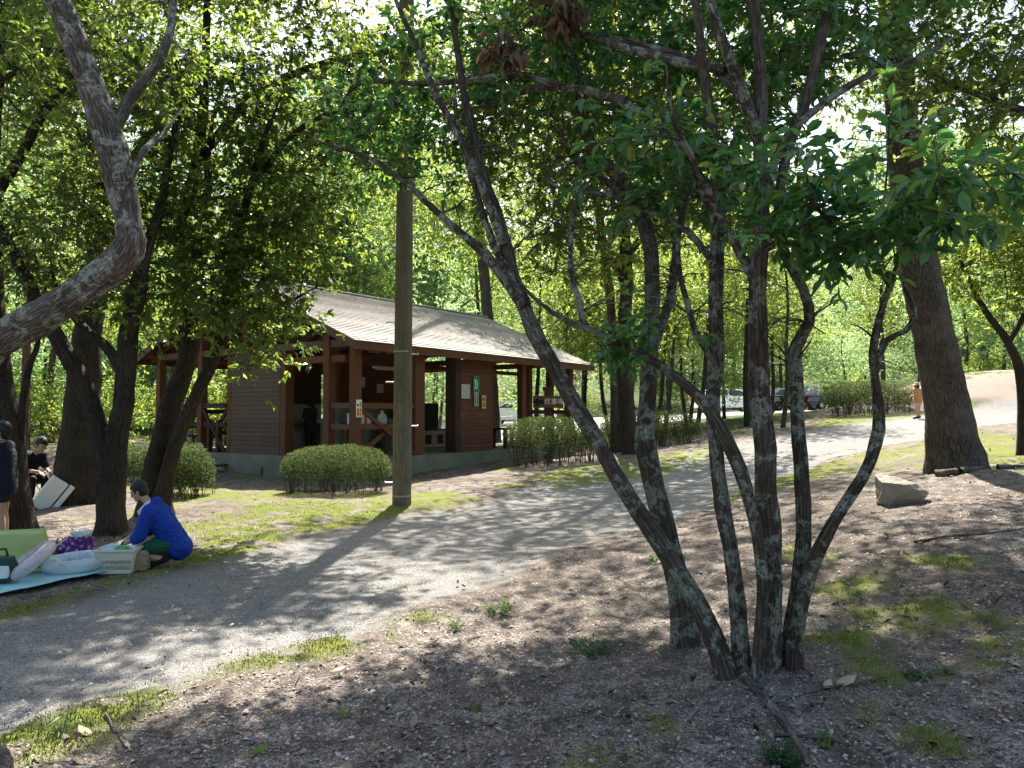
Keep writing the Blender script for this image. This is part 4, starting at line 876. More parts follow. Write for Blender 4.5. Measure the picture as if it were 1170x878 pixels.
# brick cooking stove
st = empty('cooking_stove', tuple(SB(5.2, 2.74, 0)), RZ); tag(st, 'tan block cooking stove with two black fire holes inside the shelter', 'stove')
m = MB()
for x0, x1, z0, z1 in ((0, .22, 0, .52), (.52, .78, 0, .52), (1.08, 1.3, 0, .52), (.22, .52, 0, .1), (.22, .52, .38, .52), (.78, 1.08, 0, .1), (.78, 1.08, .38, .52)): m.box(x0, x1, 0, .75, z0, z1)
m.build('block_body', BLOCK, st); MB().box(.22, .52, .3, .34, .1, .38).box(.78, 1.08, .3, .34, .1, .38).build('fire_hole', SOOT, st)
MB().box(-.03, 1.33, -.03, .78, .523, .56).build('hearth_top', SOOT, st); MB().box(-.25, 1.75, .8, .88, 0, 1.38).build('back_panel', SOOT, st)
WIRE = m_plain('white_plastic', (.72,.72,.70), .4, .06); PAPER = m_plain('paper', (.66,.66,.62), .8, .05); INK = m_plain('ink', (.06,.06,.07), .7, .1)
SIGNG = m_plain('sign_green', (.01,.24,.11), .45, .08); SIGNW = m_plain('sign_white', (.8,.82,.8), .5, .03); ORANGE = m_plain('poster_orange', (.62,.22,.035), .6, .1)
YEL = m_plain('poster_cream', (.66,.50,.28), .6, .08)
def text_mesh(s, size, ext):
    cu = bpy.data.curves.new('lettering', 'FONT'); cu.body = s; cu.size = size; cu.extrude = ext; cu.align_x = 'CENTER'; cu.align_y = 'CENTER'
    o = bpy.data.objects.new('lettering', cu); COL.objects.link(o); dg = bpy.context.evaluated_depsgraph_get(); dg.update()
    me = bpy.data.meshes.new_from_object(o.evaluated_get(dg)); bpy.data.objects.remove(o); return me
def lettering(s, size, ext, parent, loc, mat, rot=(math.pi/2, 0, 0)):
    o = link('lettering', text_mesh(s, size, ext), parent, mat); o.location = loc; o.rotation_euler = rot; return o
# signs on the D wall (front face w = 0)
FW = -.0
def board(name, s, h, w, hh, mat, label, cat='sign', wq=-.02, par_rz=RZ):
    e = empty(name, tuple(SB(s, wq, h)), par_rz); tag(e, label, cat); MB().box(-w/2, w/2, -.012, .0, -hh/2, hh/2).build('panel', mat, e, bevel=.002); return e
def sh_of(u, w=0.0):
    k = (u-585)/870; return (k*(17.4+.581*w)+3.58+.814*w)/(.581-.814*k)
def h_of(v, s, w=0.0): return EYE+(474-v)/870*(17.4+.814*s+.581*w)-ORG[2]
s0 = sh_of(543.2); e = board('letter_sign', s0, h_of(439.5, s0), .27, .45, SIGNG, 'green sign with a large white letter D on the shelter wall')
m = MB(); no = 14; dm = []
for rx, rz, flip in ((.085, .13, 0), (.05, .105, 1)):
    dm.append([(-.02+rx*math.sin(math.pi*i/no), rz*math.cos(math.pi*i/no)) for i in range(no+1)])
for i in range(no): 
    a, b, c, d_ = dm[0][i], dm[0][i+1], dm[1][i+1], dm[1][i]
    m.prism([a, b, c, d_], .0125, .017, f=lambda x, z, y: (x, -y, z))
m.box(-.062, -.02, -.017, -.0125, -.13, .13).box(-.09, -.02, -.0172, -.0125, .108, .13).box(-.09, -.02, -.0172, -.0125, -.13, -.108)
m.build('lettering', SIGNW, e)
def lines(e, w, h, rows, mat, vertical=False, y=-.0135, seed=1):
    r_ = random.Random(seed); m = MB()
    for i in range(rows):
        if vertical:
            x = -w/2+w*(i+.5)/rows; z = h*.42
            while z > -h*.4: q = h*r_.uniform(.05, .075); m.box(x-w*.16, x+w*.16, y-.001, y, z-q, z); z -= q*1.35
        else:
            z = h*.4-h*.8*i/max(1, rows-1); x = -w*.42
            while x < w*.38: q = w*r_.uniform(.05, .16); m.box(x, min(x+q, w*.43), y-.001, y, z-h*.016, z+h*.016); x += q+w*.03
    return m.build('print', mat, e)
s0 = sh_of(531.2); e = board('notice', s0, h_of(447.5, s0), .36, .38, PAPER, 'wide white notice with rows of small print left of the green letter sign', 'notice'); lines(e, .36, .38, 7, INK, seed=3)
s0 = sh_of(543.4); e = board('notice', s0, h_of(456.5, s0), .18, .37, PAPER, 'narrow white upright notice just under the green letter sign', 'notice'); lines(e, .18, .37, 2, INK, True, seed=4)
s0 = sh_of(552); e = board('poster', s0, h_of(459.5, s0), .19, .37, YEL, 'cream and orange poster right of the narrow notice', 'poster')
MB().box(-.07, .07, -.0145, -.0125, -.14, -.02).build('orange_block', ORANGE, e); MB().box(-.07, .0, -.0145, -.0125, .03, .12).build('picture_block', INK, e); MB().box(.02, .07, -.0145, -.0125, .02, .15).build('orange_block', ORANGE, e)
e = board('poster', .0, h_of(467, 0), .17, .40, SIGNW, 'white poster with orange blocks fixed to the corner post', 'poster', wq=-.115)
MB().box(-.07, .01, -.0145, -.0125, -.17, .0).build('orange_block', ORANGE, e); MB().box(-.06, .0, -.0145, -.0125, .05, .10).build('picture_block', INK, e); MB().box(.025, .07, -.0145, -.0125, .03, .15).box(.025, .07, -.0145, -.0125, -.17, -.09).build('orange_block', ORANGE, e); MB().box(.03, .06, -.0145, -.0125, -.07, .0).build('picture_block', INK, e)
s0 = sh_of(414, 3.9); e = board('paper_notice', s0, h_of(437, s0, 3.9), .2, .3, PAPER, 'white paper on the inner wall nearest the corner post', 'notice', 3.9); lines(e, .2, .3, 5, INK, seed=6)
s0 = sh_of(434, 3.9); e = board('paper_notice', s0, h_of(444, s0, 3.9), .27, .27, PAPER, 'squarer white paper on the inner wall left of the utility pole', 'notice', 3.9); lines(e, .27, .27, 5, INK, seed=7)
# lamp under the roof, table, jugs
e = empty('ceiling_light', tuple(SB(3.2, 2.0, 2.27)), RZ); tag(e, 'long white tube light fitting under the shelter roof', 'light'); MB().box(-.7, .7, -.06, .06, 0, .06).build('fitting', WIRE, e, bevel=.01); MB().tube([(-.62, 0, -.02), (.62, 0, -.02)], .018, 10).build('tube', WIRE, e, smooth=True)
e = empty('table', tuple(SB(sh_of(583, .5), .6, 0)), RZ); tag(e, 'low dark wooden table at the open right end of the shelter', 'table')
MB().box(-.5, .6, -.3, .3, .55, .61).build('tabletop', W_DARK, e, bevel=.005)
for sx in (-.42, .52):
    for sy in (-.22, .22): MB().box(sx-.05, sx+.05, sy-.05, sy+.05, 0, .55).build('leg', W_DARK, e)
e = empty('table', tuple(SB(1.6, 1.0, 0)), RZ); tag(e, 'wooden table inside the shelter carrying the white drink jug and box', 'table')
MB().box(-.8, .7, -.3, .3, .68, .73).build('tabletop', W_RED, e, bevel=.005)
for sx in (-.72, .62):
    for sy in (-.24, .24): MB().box(sx-.04, sx+.04, sy-.04, sy+.04, 0, .68).build('leg', W_RED, e)
e = empty('cooler_box', tuple(SB(1.05, 1.0, .73)), RZ); tag(e, 'white box with a red band on the table inside the shelter', 'cooler')
RED = m_plain('red_plastic', (.45,.03,.04), .45); MB().box(-.24, .24, -.17, .17, 0, .27).build('box_body', WIRE, e, bevel=.02); MB().box(.03, .1, -.174, .174, .01, .275).build('band', RED, e); MB().box(-.25, .25, -.18, .18, .275, .31).build('lid', WIRE, e, bevel=.012)
e = empty('jug', tuple(SB(1.85, 1.0, .73)), RZ); tag(e, 'white capped jug on the table inside the shelter, beside the banded box', 'jug')
MB().lathe([(0, 0), (.1, 0), (.115, .03), (.115, .22), (.09, .28), (.035, .31), (.035, .34), (0, .34)], 20).build('body', WIRE, e, smooth=True); MB().lathe([(0, .338), (.042, .338), (.042, .375), (0, .375)], 16).build('cap', WIRE, e)
# log step and stake beside the base
LOGM = m_plain('log_wood', (.12,.085,.06), .9, .35, 6)
h0 = hit(238, 541); h1 = hit(270, 537)
e = empty('log_bench', (h0[0], h0[1], h0[2])); tag(e, 'dark plank bench on the sandy ground beside the concrete base', 'bench'); dl = h1-h0
MB().bar((0, 0, .17), (dl[0], dl[1], .17+dl[2]), .22, .06).build('plank', LOGM, e, bevel=.006); MB().box(.03, .13, -.08, .08, -.05, .14).build('leg', LOGM, e); MB().box(dl[0]-.15, dl[0]-.05, dl[1]-.08, dl[1]+.08, -.05, .14).build('leg', LOGM, e)
h0 = hit(299, 544); h1 = hit(326, 541)
e = empty('log_stop', (h0[0], h0[1], h0[2])); tag(e, 'low pole rail on stakes in front of the concrete base, left of the rounded hedge', 'rail'); dl = h1-h0
MB().tube([(0, 0, .13), (dl[0], dl[1], .13+dl[2])], .045, 12).build('rail', LOGM, e, smooth=True); MB().tube([(0, .04, -.1), (0, .04, .22)], .05, 10).build('stake', LOGM, e); MB().tube([(dl[0], dl[1]+.04, -.1), (dl[0], dl[1]+.04, .22)], .05, 10).build('stake', LOGM, e)

# ------------------------------------------------------------------ signboard with arrow
p0 = P(626, 474, 21.6); g0 = gz(p0[0], p0[1]); e = empty('signpost', (p0[0], p0[1], g0), .15); tag(e, 'brown arrow signboard with pale writing on a dark post behind the hedge', 'sign')
zc = EYE+(474-459.5)/870*21.6-g0
MB().box(-.1, .1, -.06, .06, -.1, zc+.33).build('post', W_DARK, e, bevel=.006); MB().box(-.13, .13, -.09, .09, zc+.3, zc+.42).build('post_cap', W_DARK, e)
MB().prism([(-.47, -.17), (.4, -.17), (.4, .17), (-.47, .17)], .06, .1, f=lambda x, z, y: (x+.03, -y, z+zc)).build('sign_panel', W_RED, e, bevel=.003)
MB().prism([(-.44, .0), (-.3, .13), (-.3, .06), (-.14, .06), (-.14, -.06), (-.3, -.06), (-.3, -.13)], .1005, .104, f=lambda x, z, y: (x, -y, z+zc)).build('arrow', SOOT, e)
lettering('炊事場', .19, .002, e, (.16, -.104, zc), SIGNW)

# ------------------------------------------------------------------ utility pole
POLE = m_bark('pole_wood', (.13,.11,.085), (.22,.19,.15), .6, None, 0, fis=.25)
p0 = hit(459, 578); e = empty('utility_pole', tuple(p0)); tag(e, 'tall bare utility pole with step bolts on the moss at the path edge', 'pole')
tb = Tubes(); zz = np.linspace(-.2, 9.2, 60); tb.add(np.stack([zz*.004, zz*0, zz], 1), .155-.0035*zz, 28, .015, cap=True); link('pole', tb.mesh('pole'), e, POLE)
bolt = m_plain('galvanised', (.55,.54,.52), .45, .1, 10, .5, .05, .6)
for i, (v, sx) in enumerate([(405, 1), (437, -1), (487, 1), (551, -1), (368, -1), (325, 1), (285, -1), (245, 1), (205, -1)]):
    z = EYE+(474-v)/870*12.5-p0[2]; MB().tube([(sx*.12, -.03, z), (sx*.26, -.05, z)], .011, 8).tube([(sx*.255, -.05, z), (sx*.265, -.05, z)], .02, 8).build('step_bolt', bolt, e)
for v in (402, 566):
    z = EYE+(474-v)/870*12.5-p0[2]; r_ = .158-.0035*z; MB().lathe([(r_-.01, z-.014), (r_+.004, z-.014), (r_+.004, z+.014), (r_-.01, z+.014)], 28).build('band', METAL, e)

# ------------------------------------------------------------------ boulder and fallen wood
c = hit(1024, 574); rng = np.random.default_rng(5)
bm = bmesh.new(); bmesh.ops.create_icosphere(bm, subdivisions=5, radius=1)
V = np.array([v.co[:] for v in bm.verts])
for k in range(16):
    nrm = rng.normal(0, 1, 3); nrm /= np.linalg.norm(nrm); dd_ = V@nrm; lim = rng.uniform(.5, .8); V -= np.maximum(0, dd_-lim)[:, None]*nrm[None]
V *= 1+.09*fbm(V[:, 0]*2.5, V[:, 1]*2.5, V[:, 2]*2.5, 4)[:, None]
V = V*np.array([.37, .27, .27]); V[:, 2] += .13*np.clip(-V[:, 0]/.37, -1, 1)*0+.06*(V[:, 0] < 0)*0; V[:, 2] *= 1+.25*np.clip(-V[:, 0]/.3, -1, 1); V[:, 2] += .05
for v, q in zip(bm.verts, V): v.co = q
me = bpy.data.meshes.new('boulder'); bm.to_mesh(me); bm.free()
o = link('boulder', me, None, m_plain('rock', (.29,.25,.21), .9, .55, 5, .2, 1.6)); o.location = tuple(c); tag(o, 'angular grey brown boulder half sunk in the soil before the big ridged trunk', 'boulder')
STICK = m_bark('stick_bark', (.07,.055,.045), (.2,.165,.14), 1.2, (.40,.42,.38), .6)
def stick(label, pts, w, name='fallen_branch', group=None, lift=.02, mat=None):
    q = [hit(u, v) for u, v in pts]; q = np.array(q); q[:, 2] += lift; o0 = q[0].copy(); rad = np.linspace(w, w*.35, len(q)); p, r_ = resample(q-o0, rad, .05)
    t_ = Tubes(); t_.add(p, r_, 9, .2, wig=.02, seed=w*90+len(pts), cap=True); o = link(name, t_.mesh(name), None, mat or STICK); o.location = tuple(o0); return tag(o, label, 'branch', group)
stick('lichen crusted root like branch running from the stem base to the lower frame edge', [(852,778),(872,800),(893,825),(915,860),(922,880)], .028)
stick('thin fallen stick lying right of the many stemmed base', [(870,812),(930,793),(985,783),(1010,778)], .011)
stick('dead stick on the soil in the lower right, below the pale dead leaves', [(885,845),(940,848),(985,862),(1005,878)], .010)
stick('short twig beside the small fern in the lower right', [(1010,868),(1030,858),(1052,850)], .006)
stick('long thin branch lying on the open soil right of the boulder path', [(1045,622),(1085,615),(1130,612),(1172,606)], .012)
stick('grey rotten branch at the foot of the big ridged trunk', [(1070,543),(1095,540),(1112,531),(1125,527)], .05)
stick('second rotten log right of the big ridged trunk', [(1140,537),(1160,536),(1185,535)], .06)
stick('broken limb piece leaning over the rotten branch', [(1096,541),(1118,538),(1128,534)], .055)
stick('curled brown branchlet on the litter in the lower left', [(120,820),(130,838),(142,850)], .008)
stick('short stick on the shaded soil below the middle of the path', [(610,832),(640,825),(668,820)], .007)
# ------------------------------------------------------------------ small ground plants
FERN = m_leaf('leaf_fern', [(0, (.02,.08,.03)), (1, (.05,.14,.05))], [(0, (.08,.25,.05)), (1, (.15,.32,.06))], .3, .5, .3)
SPR = m_leaf('leaf_sprout', [(0, (.07,.14,.03)), (1, (.14,.22,.05))], [(0, (.2,.4,.05)), (1, (.35,.5,.08))], .35, .5, .3)
def ground_plant(label, u, v, r, h, n, L, mat, seed, wid=.4, name='plant', cat='plant', group=None):
    rng = np.random.default_rng(seed); c = hit(u, v); k = n//8; a = rng.uniform(0, 6.28, k); rr = r*np.sqrt(rng.random(k))
    tipz = h*rng.uniform(.4, 1, k)*(1-.5*rr/r); tip = np.stack([rr*np.cos(a), rr*np.sin(a), tipz], 1); basep = np.stack([rr*.4*np.cos(a), rr*.4*np.sin(a), np.zeros(k)-.01], 1)
    t_ = Tubes(); t_.prisms(basep, tip, .0022); f = rng.random((k, 8, 1)); pos = (basep[:, None]*(1-f)+tip[:, None]*f).reshape(-1, 3)
    d_ = rng.normal(0, 1, (k*8, 3))*np.array([1, 1, .4])+np.array([0, 0, .25]); nr = rng.normal(0, .5, (k*8, 3))+np.array([0, 0, 1])
    e = empty(name, tuple(c)); tag(e, label, cat, group); link('stalks', t_.mesh('stalks'), e, TWIG); link('leaves', leaf_mesh('leaves', pos, d_, nr, L, wid, 'mid', rng), e, mat)
    return e
ground_plant('dark green fern like plant at the bottom edge beside the lichen branch', 897, 872, .10, .12, 420, .03, FERN, 1)
ground_plant('small dark fern on the moss in the lower right', 1048, 775, .09, .07, 220, .026, FERN, 2)
ground_plant('low spreading dark plant on the litter below the path', 676, 745, .20, .10, 520, .03, FERN, 3)
ground_plant('light green sprout beside the sunny gap in the litter below the path', 570, 700, .14, .16, 160, .05, SPR, 4, .2)
ground_plant('light green seedling left of the low spreading plant', 520, 718, .08, .10, 90, .035, SPR, 5, .25)
ground_plant('seedling with broad pale leaves on the gravel in the lower right', 950, 850, .08, .06, 48, .04, SPR, 6)
ground_plant('tuft of thin grass in the lower left moss', 70, 842, .07, .12, 140, .06, SPR, 7, .09)
ground_plant('green seedling at the foot of the rough barked slender tree', 800, 712, .08, .16, 80, .045, SPR, 8)
ground_plant('seedling on the bare soil left of the slender tree', 745, 642, .07, .10, 60, .04, SPR, 9)
ground_plant('tiny green weed on the gravelly soil at the lower middle', 545, 812, .05, .05, 40, .03, SPR, 10)
ground_plant('small grass tuft right of the pale dead leaves', 1078, 770, .07, .06, 64, .03, SPR, 11, .3)
DEAD = m_plain('dead_leaf', (.42,.33,.20), .7, .3, 30, .3, .2)
def bigleaf(label, u, v, L, yaw, mat, lift=.015):
    c = hit(u, v); me = mesh_np('fallen_leaf', np.array([(0,0,.01),(.25,-.2,.05),(.6,-.24,.09),(1,0,.2),(.6,.24,.12),(.25,.2,.06),(.5,0,.02)])*L, [np.array([(0,1,2,6),(6,2,3,4),(0,6,4,5)])], True)
    o = link('fallen_leaf', me, None, mat); o.location = (c[0], c[1], c[2]+lift); o.rotation_euler = (.1, -.1, yaw); m = o.modifiers.new('s', 'SOLIDIFY'); m.thickness = .002; return tag(o, label, 'leaf')
bigleaf('large curled tan dead leaf lying right of the many stemmed base', 955, 787, .14, .35, DEAD); bigleaf('narrower tan dead leaf tucked beside the large curled one', 943, 790, .09, .9, DEAD)
bigleaf('upright tan leaf caught at the foot of the right hand stems', 893, 738, .13, 1.9, DEAD, .05)
bigleaf('pale curled leaf on the lower left moss edge', 104, 846, .11, 2.6, DEAD); bigleaf('green fallen leaf on the litter at the lower left', 283, 866, .10, .5, SPR); bigleaf('pale green fallen leaf on the litter left of centre', 385, 822, .09, .8, SPR); bigleaf('light leaf lying at the moss end left of centre', 377, 771, .10, .1, DEAD)
# hanging withered leaves high in the middle
rng = np.random.default_rng(41); e0 = P(612, 20, 5.2); e = empty('withered_branch', tuple(e0)); tag(e, 'broken branch of withered brown leaves hanging at the top of the frame', 'branch')
WITH = m_leaf('leaf_withered', [(0, (.10,.065,.04)), (1, (.24,.17,.11))], [(0, (.2,.12,.05)), (1, (.32,.22,.1))], .3, .7, .2)
att = np.concatenate([ell(14, P(640, 10, 5.2), (.12, .12, .15), rng), ell(10, P(580, 55, 5.2), (.13, .1, .1), rng)])-e0
src, tip, pos, dr, nr = whorls(att, 3, .06, 4, rng, 1.6, L=.12); t_ = Tubes(); t_.prisms(src, tip, .004)
t_.add(np.array([P(655, -25, 5.2)-e0, P(612, 20, 5.2)-e0, P(575, 52, 5.2)-e0]), np.array([.012, .009, .005]), 6); link('twigs', t_.mesh('twigs'), e, BARK_DARK); link('leaves', leaf_mesh('leaves', pos, dr, nr, .13, .28, 'near', rng), e, WITH)
# ------------------------------------------------------------------ people
def capsule(mb, a, b, ra, rb, n=14):
    a = Vector(a); b = Vector(b); d = (b-a); L = max(d.length, 1e-4); d.normalize(); pts = []; rr = []
    for t in (-90, -60, -30): pts.append(a+d*ra*math.sin(R(t))); rr.append(max(ra*math.cos(R(t)), .0015))
    for k in range(5): f = k/4; pts.append(a+(b-a)*f); rr.append(ra+(rb-ra)*f)
    for t in (30, 60, 90): pts.append(b+d*rb*math.sin(R(t))); rr.append(max(rb*math.cos(R(t)), .0015))
    mb.tube(pts, rr, n)
def blob(mb, c, r, sc_=(1, 1, 1), n=14):
    prof = [(max(math.cos(R(t)), .02), math.sin(R(t))) for t in range(-90, 91, 15)]
    mb.lathe(prof, n, f=lambda x, y, z: (c[0]+x*r*sc_[0], c[1]+y*r*sc_[1], c[2]+z*r*sc_[2]))
def fuse(mb, name, mat, parent=None, voxel=.012, it=4, wr=0.0, seed=0):
    """one continuous skin over overlapping volumes"""
    o = mb.build('tmp', None); m = o.modifiers.new('r', 'REMESH'); m.mode = 'VOXEL'; m.voxel_size = voxel
    m2 = o.modifiers.new('s', 'SMOOTH'); m2.factor = .6; m2.iterations = it
    dg = bpy.context.evaluated_depsgraph_get(); dg.update(); me = bpy.data.meshes.new_from_object(o.evaluated_get(dg)); bpy.data.objects.remove(o)
    me.materials.clear(); me.name = name; n = len(me.vertices); co = np.empty(n*3, np.float32); me.vertices.foreach_get('co', co); co = co.reshape(-1, 3)
    if wr:
        nn = np.empty(n*3, np.float32); me.vertices.foreach_get('normal', nn); nn = nn.reshape(-1, 3)
        w = fbm(co[:, 0]*9+seed, co[:, 1]*9, co[:, 2]*16, 3); co = co+nn*(w[:, None]*wr); me.vertices.foreach_set('co', co.astype(np.float32).ravel())
    me.polygons.foreach_set('use_smooth', [True]*len(me.polygons)); me.update()
    return link(name, me, parent, mat)
SKIN = m_plain('skin', (.46,.28,.20), .55, .08, 6, .35, .05); HAIRM = m_plain('black_hair', (.012,.010,.010), .5, .3, 40, .4, .3)
EYEM = m_plain('eye_dark', (.02,.015,.012), .2); LIP = m_plain('lip', (.30,.12,.10), .5)
def fab(n, c, tr=0.0):
    t = NT(n); o_ = t.coord(); f = t.noise(o_, 7, 3, .5, 1.2); w_ = t.n('ShaderNodeTexNoise', i_Scale=11.0, i_Detail=2.0, i_Distortion=2.2); t.l(t.coord('Object', (1, 1, 2.2)), w_.inputs['Vector'])
    k = t.mix(f, tuple(x*.78 for x in c), tuple(min(1, x*1.15) for x in c)); return t.done(t.bsdf(k, .78, t.bump(w_.outputs['Fac'], .9, .022, t.bump(t.noise(o_, 140, 2), .2, .004)), .25))
def v3(*a): return Vector(a)
def person(label, loc, yaw, J, s, cloth, look=(1, 0, -.15), hair='short', group=None, voxel=.011, grip=(0, 0, -1), extra=None):
    """J: joints with x forward, y to the person's left, z up"""
    J = {k: Vector(v) for k, v in J.items()}; root_loc = loc; mb = MB(); r = lambda q: q*s
    pe, ch, nk, hd = J['pelvis'], J['chest'], J['neck'], J['head']; lk = Vector(look).normalized()
    side = Vector((0, 0, 1)).cross(lk).normalized(); up = lk.cross(side)
    for o in (-.055, .055): capsule(mb, pe+Vector((0, o*s, 0)), ch+Vector((0, o*1.25*s, 0)), r(.105), r(.10))
    capsule(mb, J['shl'], J['shr'], r(.062), r(.062)); capsule(mb, ch, nk, r(.085), r(.052)); capsule(mb, nk, hd-up*r(.03), r(.05), r(.052))
    blob(mb, hd, r(.098), (.92, .80, 1.12)); blob(mb, hd+lk*r(.03)-up*r(.055), r(.068), (.9, .85, .9)); blob(mb, hd+lk*r(.098)-up*r(.022), r(.017), (1, .8, 1.4)); blob(mb, hd+lk*r(.075)-up*r(.095), r(.025))
    for q in (-1, 1): blob(mb, hd+side*q*r(.082)-up*r(.012), r(.024), (.8, .4, 1.2))
    for t in 'lr':
        sg = 1 if t == 'l' else -1
        sh_, el, wr, hp, kn, an, to = (J[k+t] for k in ('sh', 'el', 'wr', 'hp', 'kn', 'an', 'to'))
        capsule(mb, sh_, el, r(.050), r(.038)); capsule(mb, el, wr, r(.038), r(.025))
        capsule(mb, hp, kn, r(.083), r(.056)); capsule(mb, kn, kn*.6+an*.4, r(.053), r(.054)); capsule(mb, kn*.6+an*.4, an, r(.054), r(.036)); capsule(mb, an, to, r(.037), r(.028))
        hdir = ((wr-el).normalized()*.75+Vector(grip)*.35).normalized(); pal = wr+hdir*r(.055); lat = hdir.cross(Vector((0, 0, 1)))
        lat = (lat if lat.length > .1 else Vector((0, 1, 0))).normalized(); dn = hdir.cross(lat).normalized()
        if dn.z > 0: dn = -dn
        for o in (-.024, 0, .024): capsule(mb, wr+lat*o*s*.6, pal+hdir*r(.02)+lat*o*s, r(.014), r(.012), 8)
        for i, o in enumerate((-.033, -.011, .011, .031)):
            ln = (.062, .074, .07, .054)[i]; k0 = pal+hdir*r(.022)+lat*o*s; k1 = k0+(hdir*.85+dn*.4)*r(ln*.55); k2 = k1+(hdir*.35+dn*.9)*r(ln*.5)
            capsule(mb, k0, k1, r(.0095), r(.0088), 8); capsule(mb, k1, k2, r(.0088), r(.0075), 8)
        k0 = wr+hdir*r(.025)-lat*sg*r(.024); k1 = k0+(hdir*.6-lat*sg*.7)*r(.045); capsule(mb, k0, k1, r(.012), r(.0105), 8); capsule(mb, k1, k1+(hdir*.9+dn*.3)*r(.034), r(.0105), r(.0085), 8)
    o = fuse(mb, 'person', SKIN, None, voxel*.62, 3); o.location = root_loc; o.rotation_euler = (0, 0, yaw); tag(o, label, 'person', group)
    for q in (-1, 1):
        m = MB(); blob(m, hd+lk*r(.083)+side*q*r(.032)+up*r(.008), r(.011), (.7, 1.2, .7), 10); m.build('eye', EYEM, o, True)
    m = MB(); m.bar(hd+lk*r(.092)-up*r(.068)-side*r(.02), hd+lk*r(.092)-up*r(.068)+side*r(.02), r(.008), r(.008)); m.build('mouth', LIP, o)
    m = MB(); blob(m, hd-lk*r(.018)+up*r(.022), r(.108), (.98, .88, 1.06)); blob(m, hd-lk*r(.045)-up*r(.03), r(.085), (.8, .98, 1.1))
    if hair == 'long': capsule(m, hd-lk*r(.06), hd-lk*r(.09)-up*r(.17), r(.08), r(.05))
    ho = fuse(m, 'hair', HAIRM, o, .009, 2, .006, 3)
    # cut the hair back from the face
    me = ho.data; bm = bmesh.new(); bm.from_mesh(me)
    kill = [v for v in bm.verts if (v.co-hd).dot(lk) > r(.045) and (v.co-hd).dot(up) < r(.05)]
    bmesh.ops.delete(bm, geom=kill, context='VERTS'); bm.to_mesh(me); bm.free()
    for spec in cloth:
        kind, mat = spec[0], spec[1]; m = MB()
        if kind in ('tee', 'jacket'):
            g = .018 if kind == 'tee' else .034; hem = spec[2] if len(spec) > 2 else .06
            dwn = (pe-ch).normalized()*r(hem)
            for q in (-.055, .055): capsule(m, pe+dwn+Vector((0, q*s, 0)), ch+Vector((0, q*1.25*s, 0)), r(.118+g), r(.104+g))
            capsule(m, J['shl'], J['shr'], r(.066+g), r(.066+g)); capsule(m, ch, ch*.35+nk*.65, r(.09+g), r(.058+g*.5))
            for t in 'lr':
                a, b, c = J['sh'+t], J['el'+t], J['wr'+t]
                if kind == 'tee': capsule(m, a, a*.3+b*.7, r(.058+g), r(.056+g))
                else: capsule(m, a, b, r(.058+g), r(.05+g)); capsule(m, b, b*.86+c*.14, r(.05+g), r(.05+g))
            if kind == 'jacket':
                blob(m, nk*.8+ch*.2-lk*r(.07), r(.085), (1, 1.25, .75)); blob(m, nk-lk*r(.10)-up*r(.03), r(.06), (1, 1.5, .9))
            fuse(m, 'jacket' if kind == 'jacket' else 'shirt', mat, o, .011, 3, .007 if kind == 'tee' else .012, 5)
        elif kind in ('shorts', 'trousers'):
            capsule(m, pe+Vector((0, -.05*s, .0)), pe+Vector((0, .05*s, .0)), r(.118), r(.118))
            for t in 'lr':
                a, b, c = J['hp'+t], J['kn'+t], J['an'+t]
                if kind == 'shorts': capsule(m, a, a*.48+b*.52, r(.1), r(.092))
                else: capsule(m, a, b, r(.1), r(.072)); capsule(m, b, c, r(.07), r(.055))
            fuse(m, kind, mat, o, .011, 3, .006, 9)
        elif kind == 'shoes':
            for t in 'lr':
                m = MB(); a, b = J['an'+t], J['to'+t]; capsule(m, a+(b-a)*-.15, b+(b-a).normalized()*r(.02), r(.046), r(.041)); fuse(m, 'shoe', mat, o, .009, 2)
        elif kind == 'hat':
            m.lathe([(.001, .115), (.07, .11), (.1, .07), (.107, .0), (.19, -.02), (.19, -.032), (.10, -.012)], 24, f=lambda x, y, z: tuple(hd+(lk*x+side*y+up*(z+.035))*s)); m.build('hat', mat, o, True)
        elif kind == 'watch':
            a, b = J['elr' if spec[2] == 'r' else 'ell'], J['wrr' if spec[2] == 'r' else 'wrl']; m.tube([a+(b-a)*.82, a+(b-a)*.9], r(.036), 14); m.build('watch', mat, o)
        elif kind == 'neck_towel':
            m2 = MB()
            for q in (-1, 1): m2.tube([nk-lk*r(.08)+side*q*r(.02), nk+side*q*r(.085)-up*r(.0), nk+lk*r(.12)+side*q*r(.07)-up*r(.04), nk+lk*r(.14)+side*q*r(.065)-up*r(.22)], [r(.022), r(.03), r(.034), r(.04)], 12)
            m2.build('towel', mat, o, True)
    return o
NAVY = fab('cloth_navy', (.010,.013,.028)); BLUE = fab('cloth_blue', (.009,.045,.33)); GREEN = fab('cloth_green', (.012,.10,.05)); DARKS = fab('cloth_black', (.014,.014,.016))
WHT = fab('cloth_white', (.72,.73,.72)); LBL = fab('cloth_light_blue', (.42,.60,.76)); ORG_C = fab('cloth_orange', (.55,.24,.10)); STRAW = fab('straw', (.55,.42,.25)); BEI = fab('cloth_beige', (.5,.4,.3))
g = hit(187, 647)
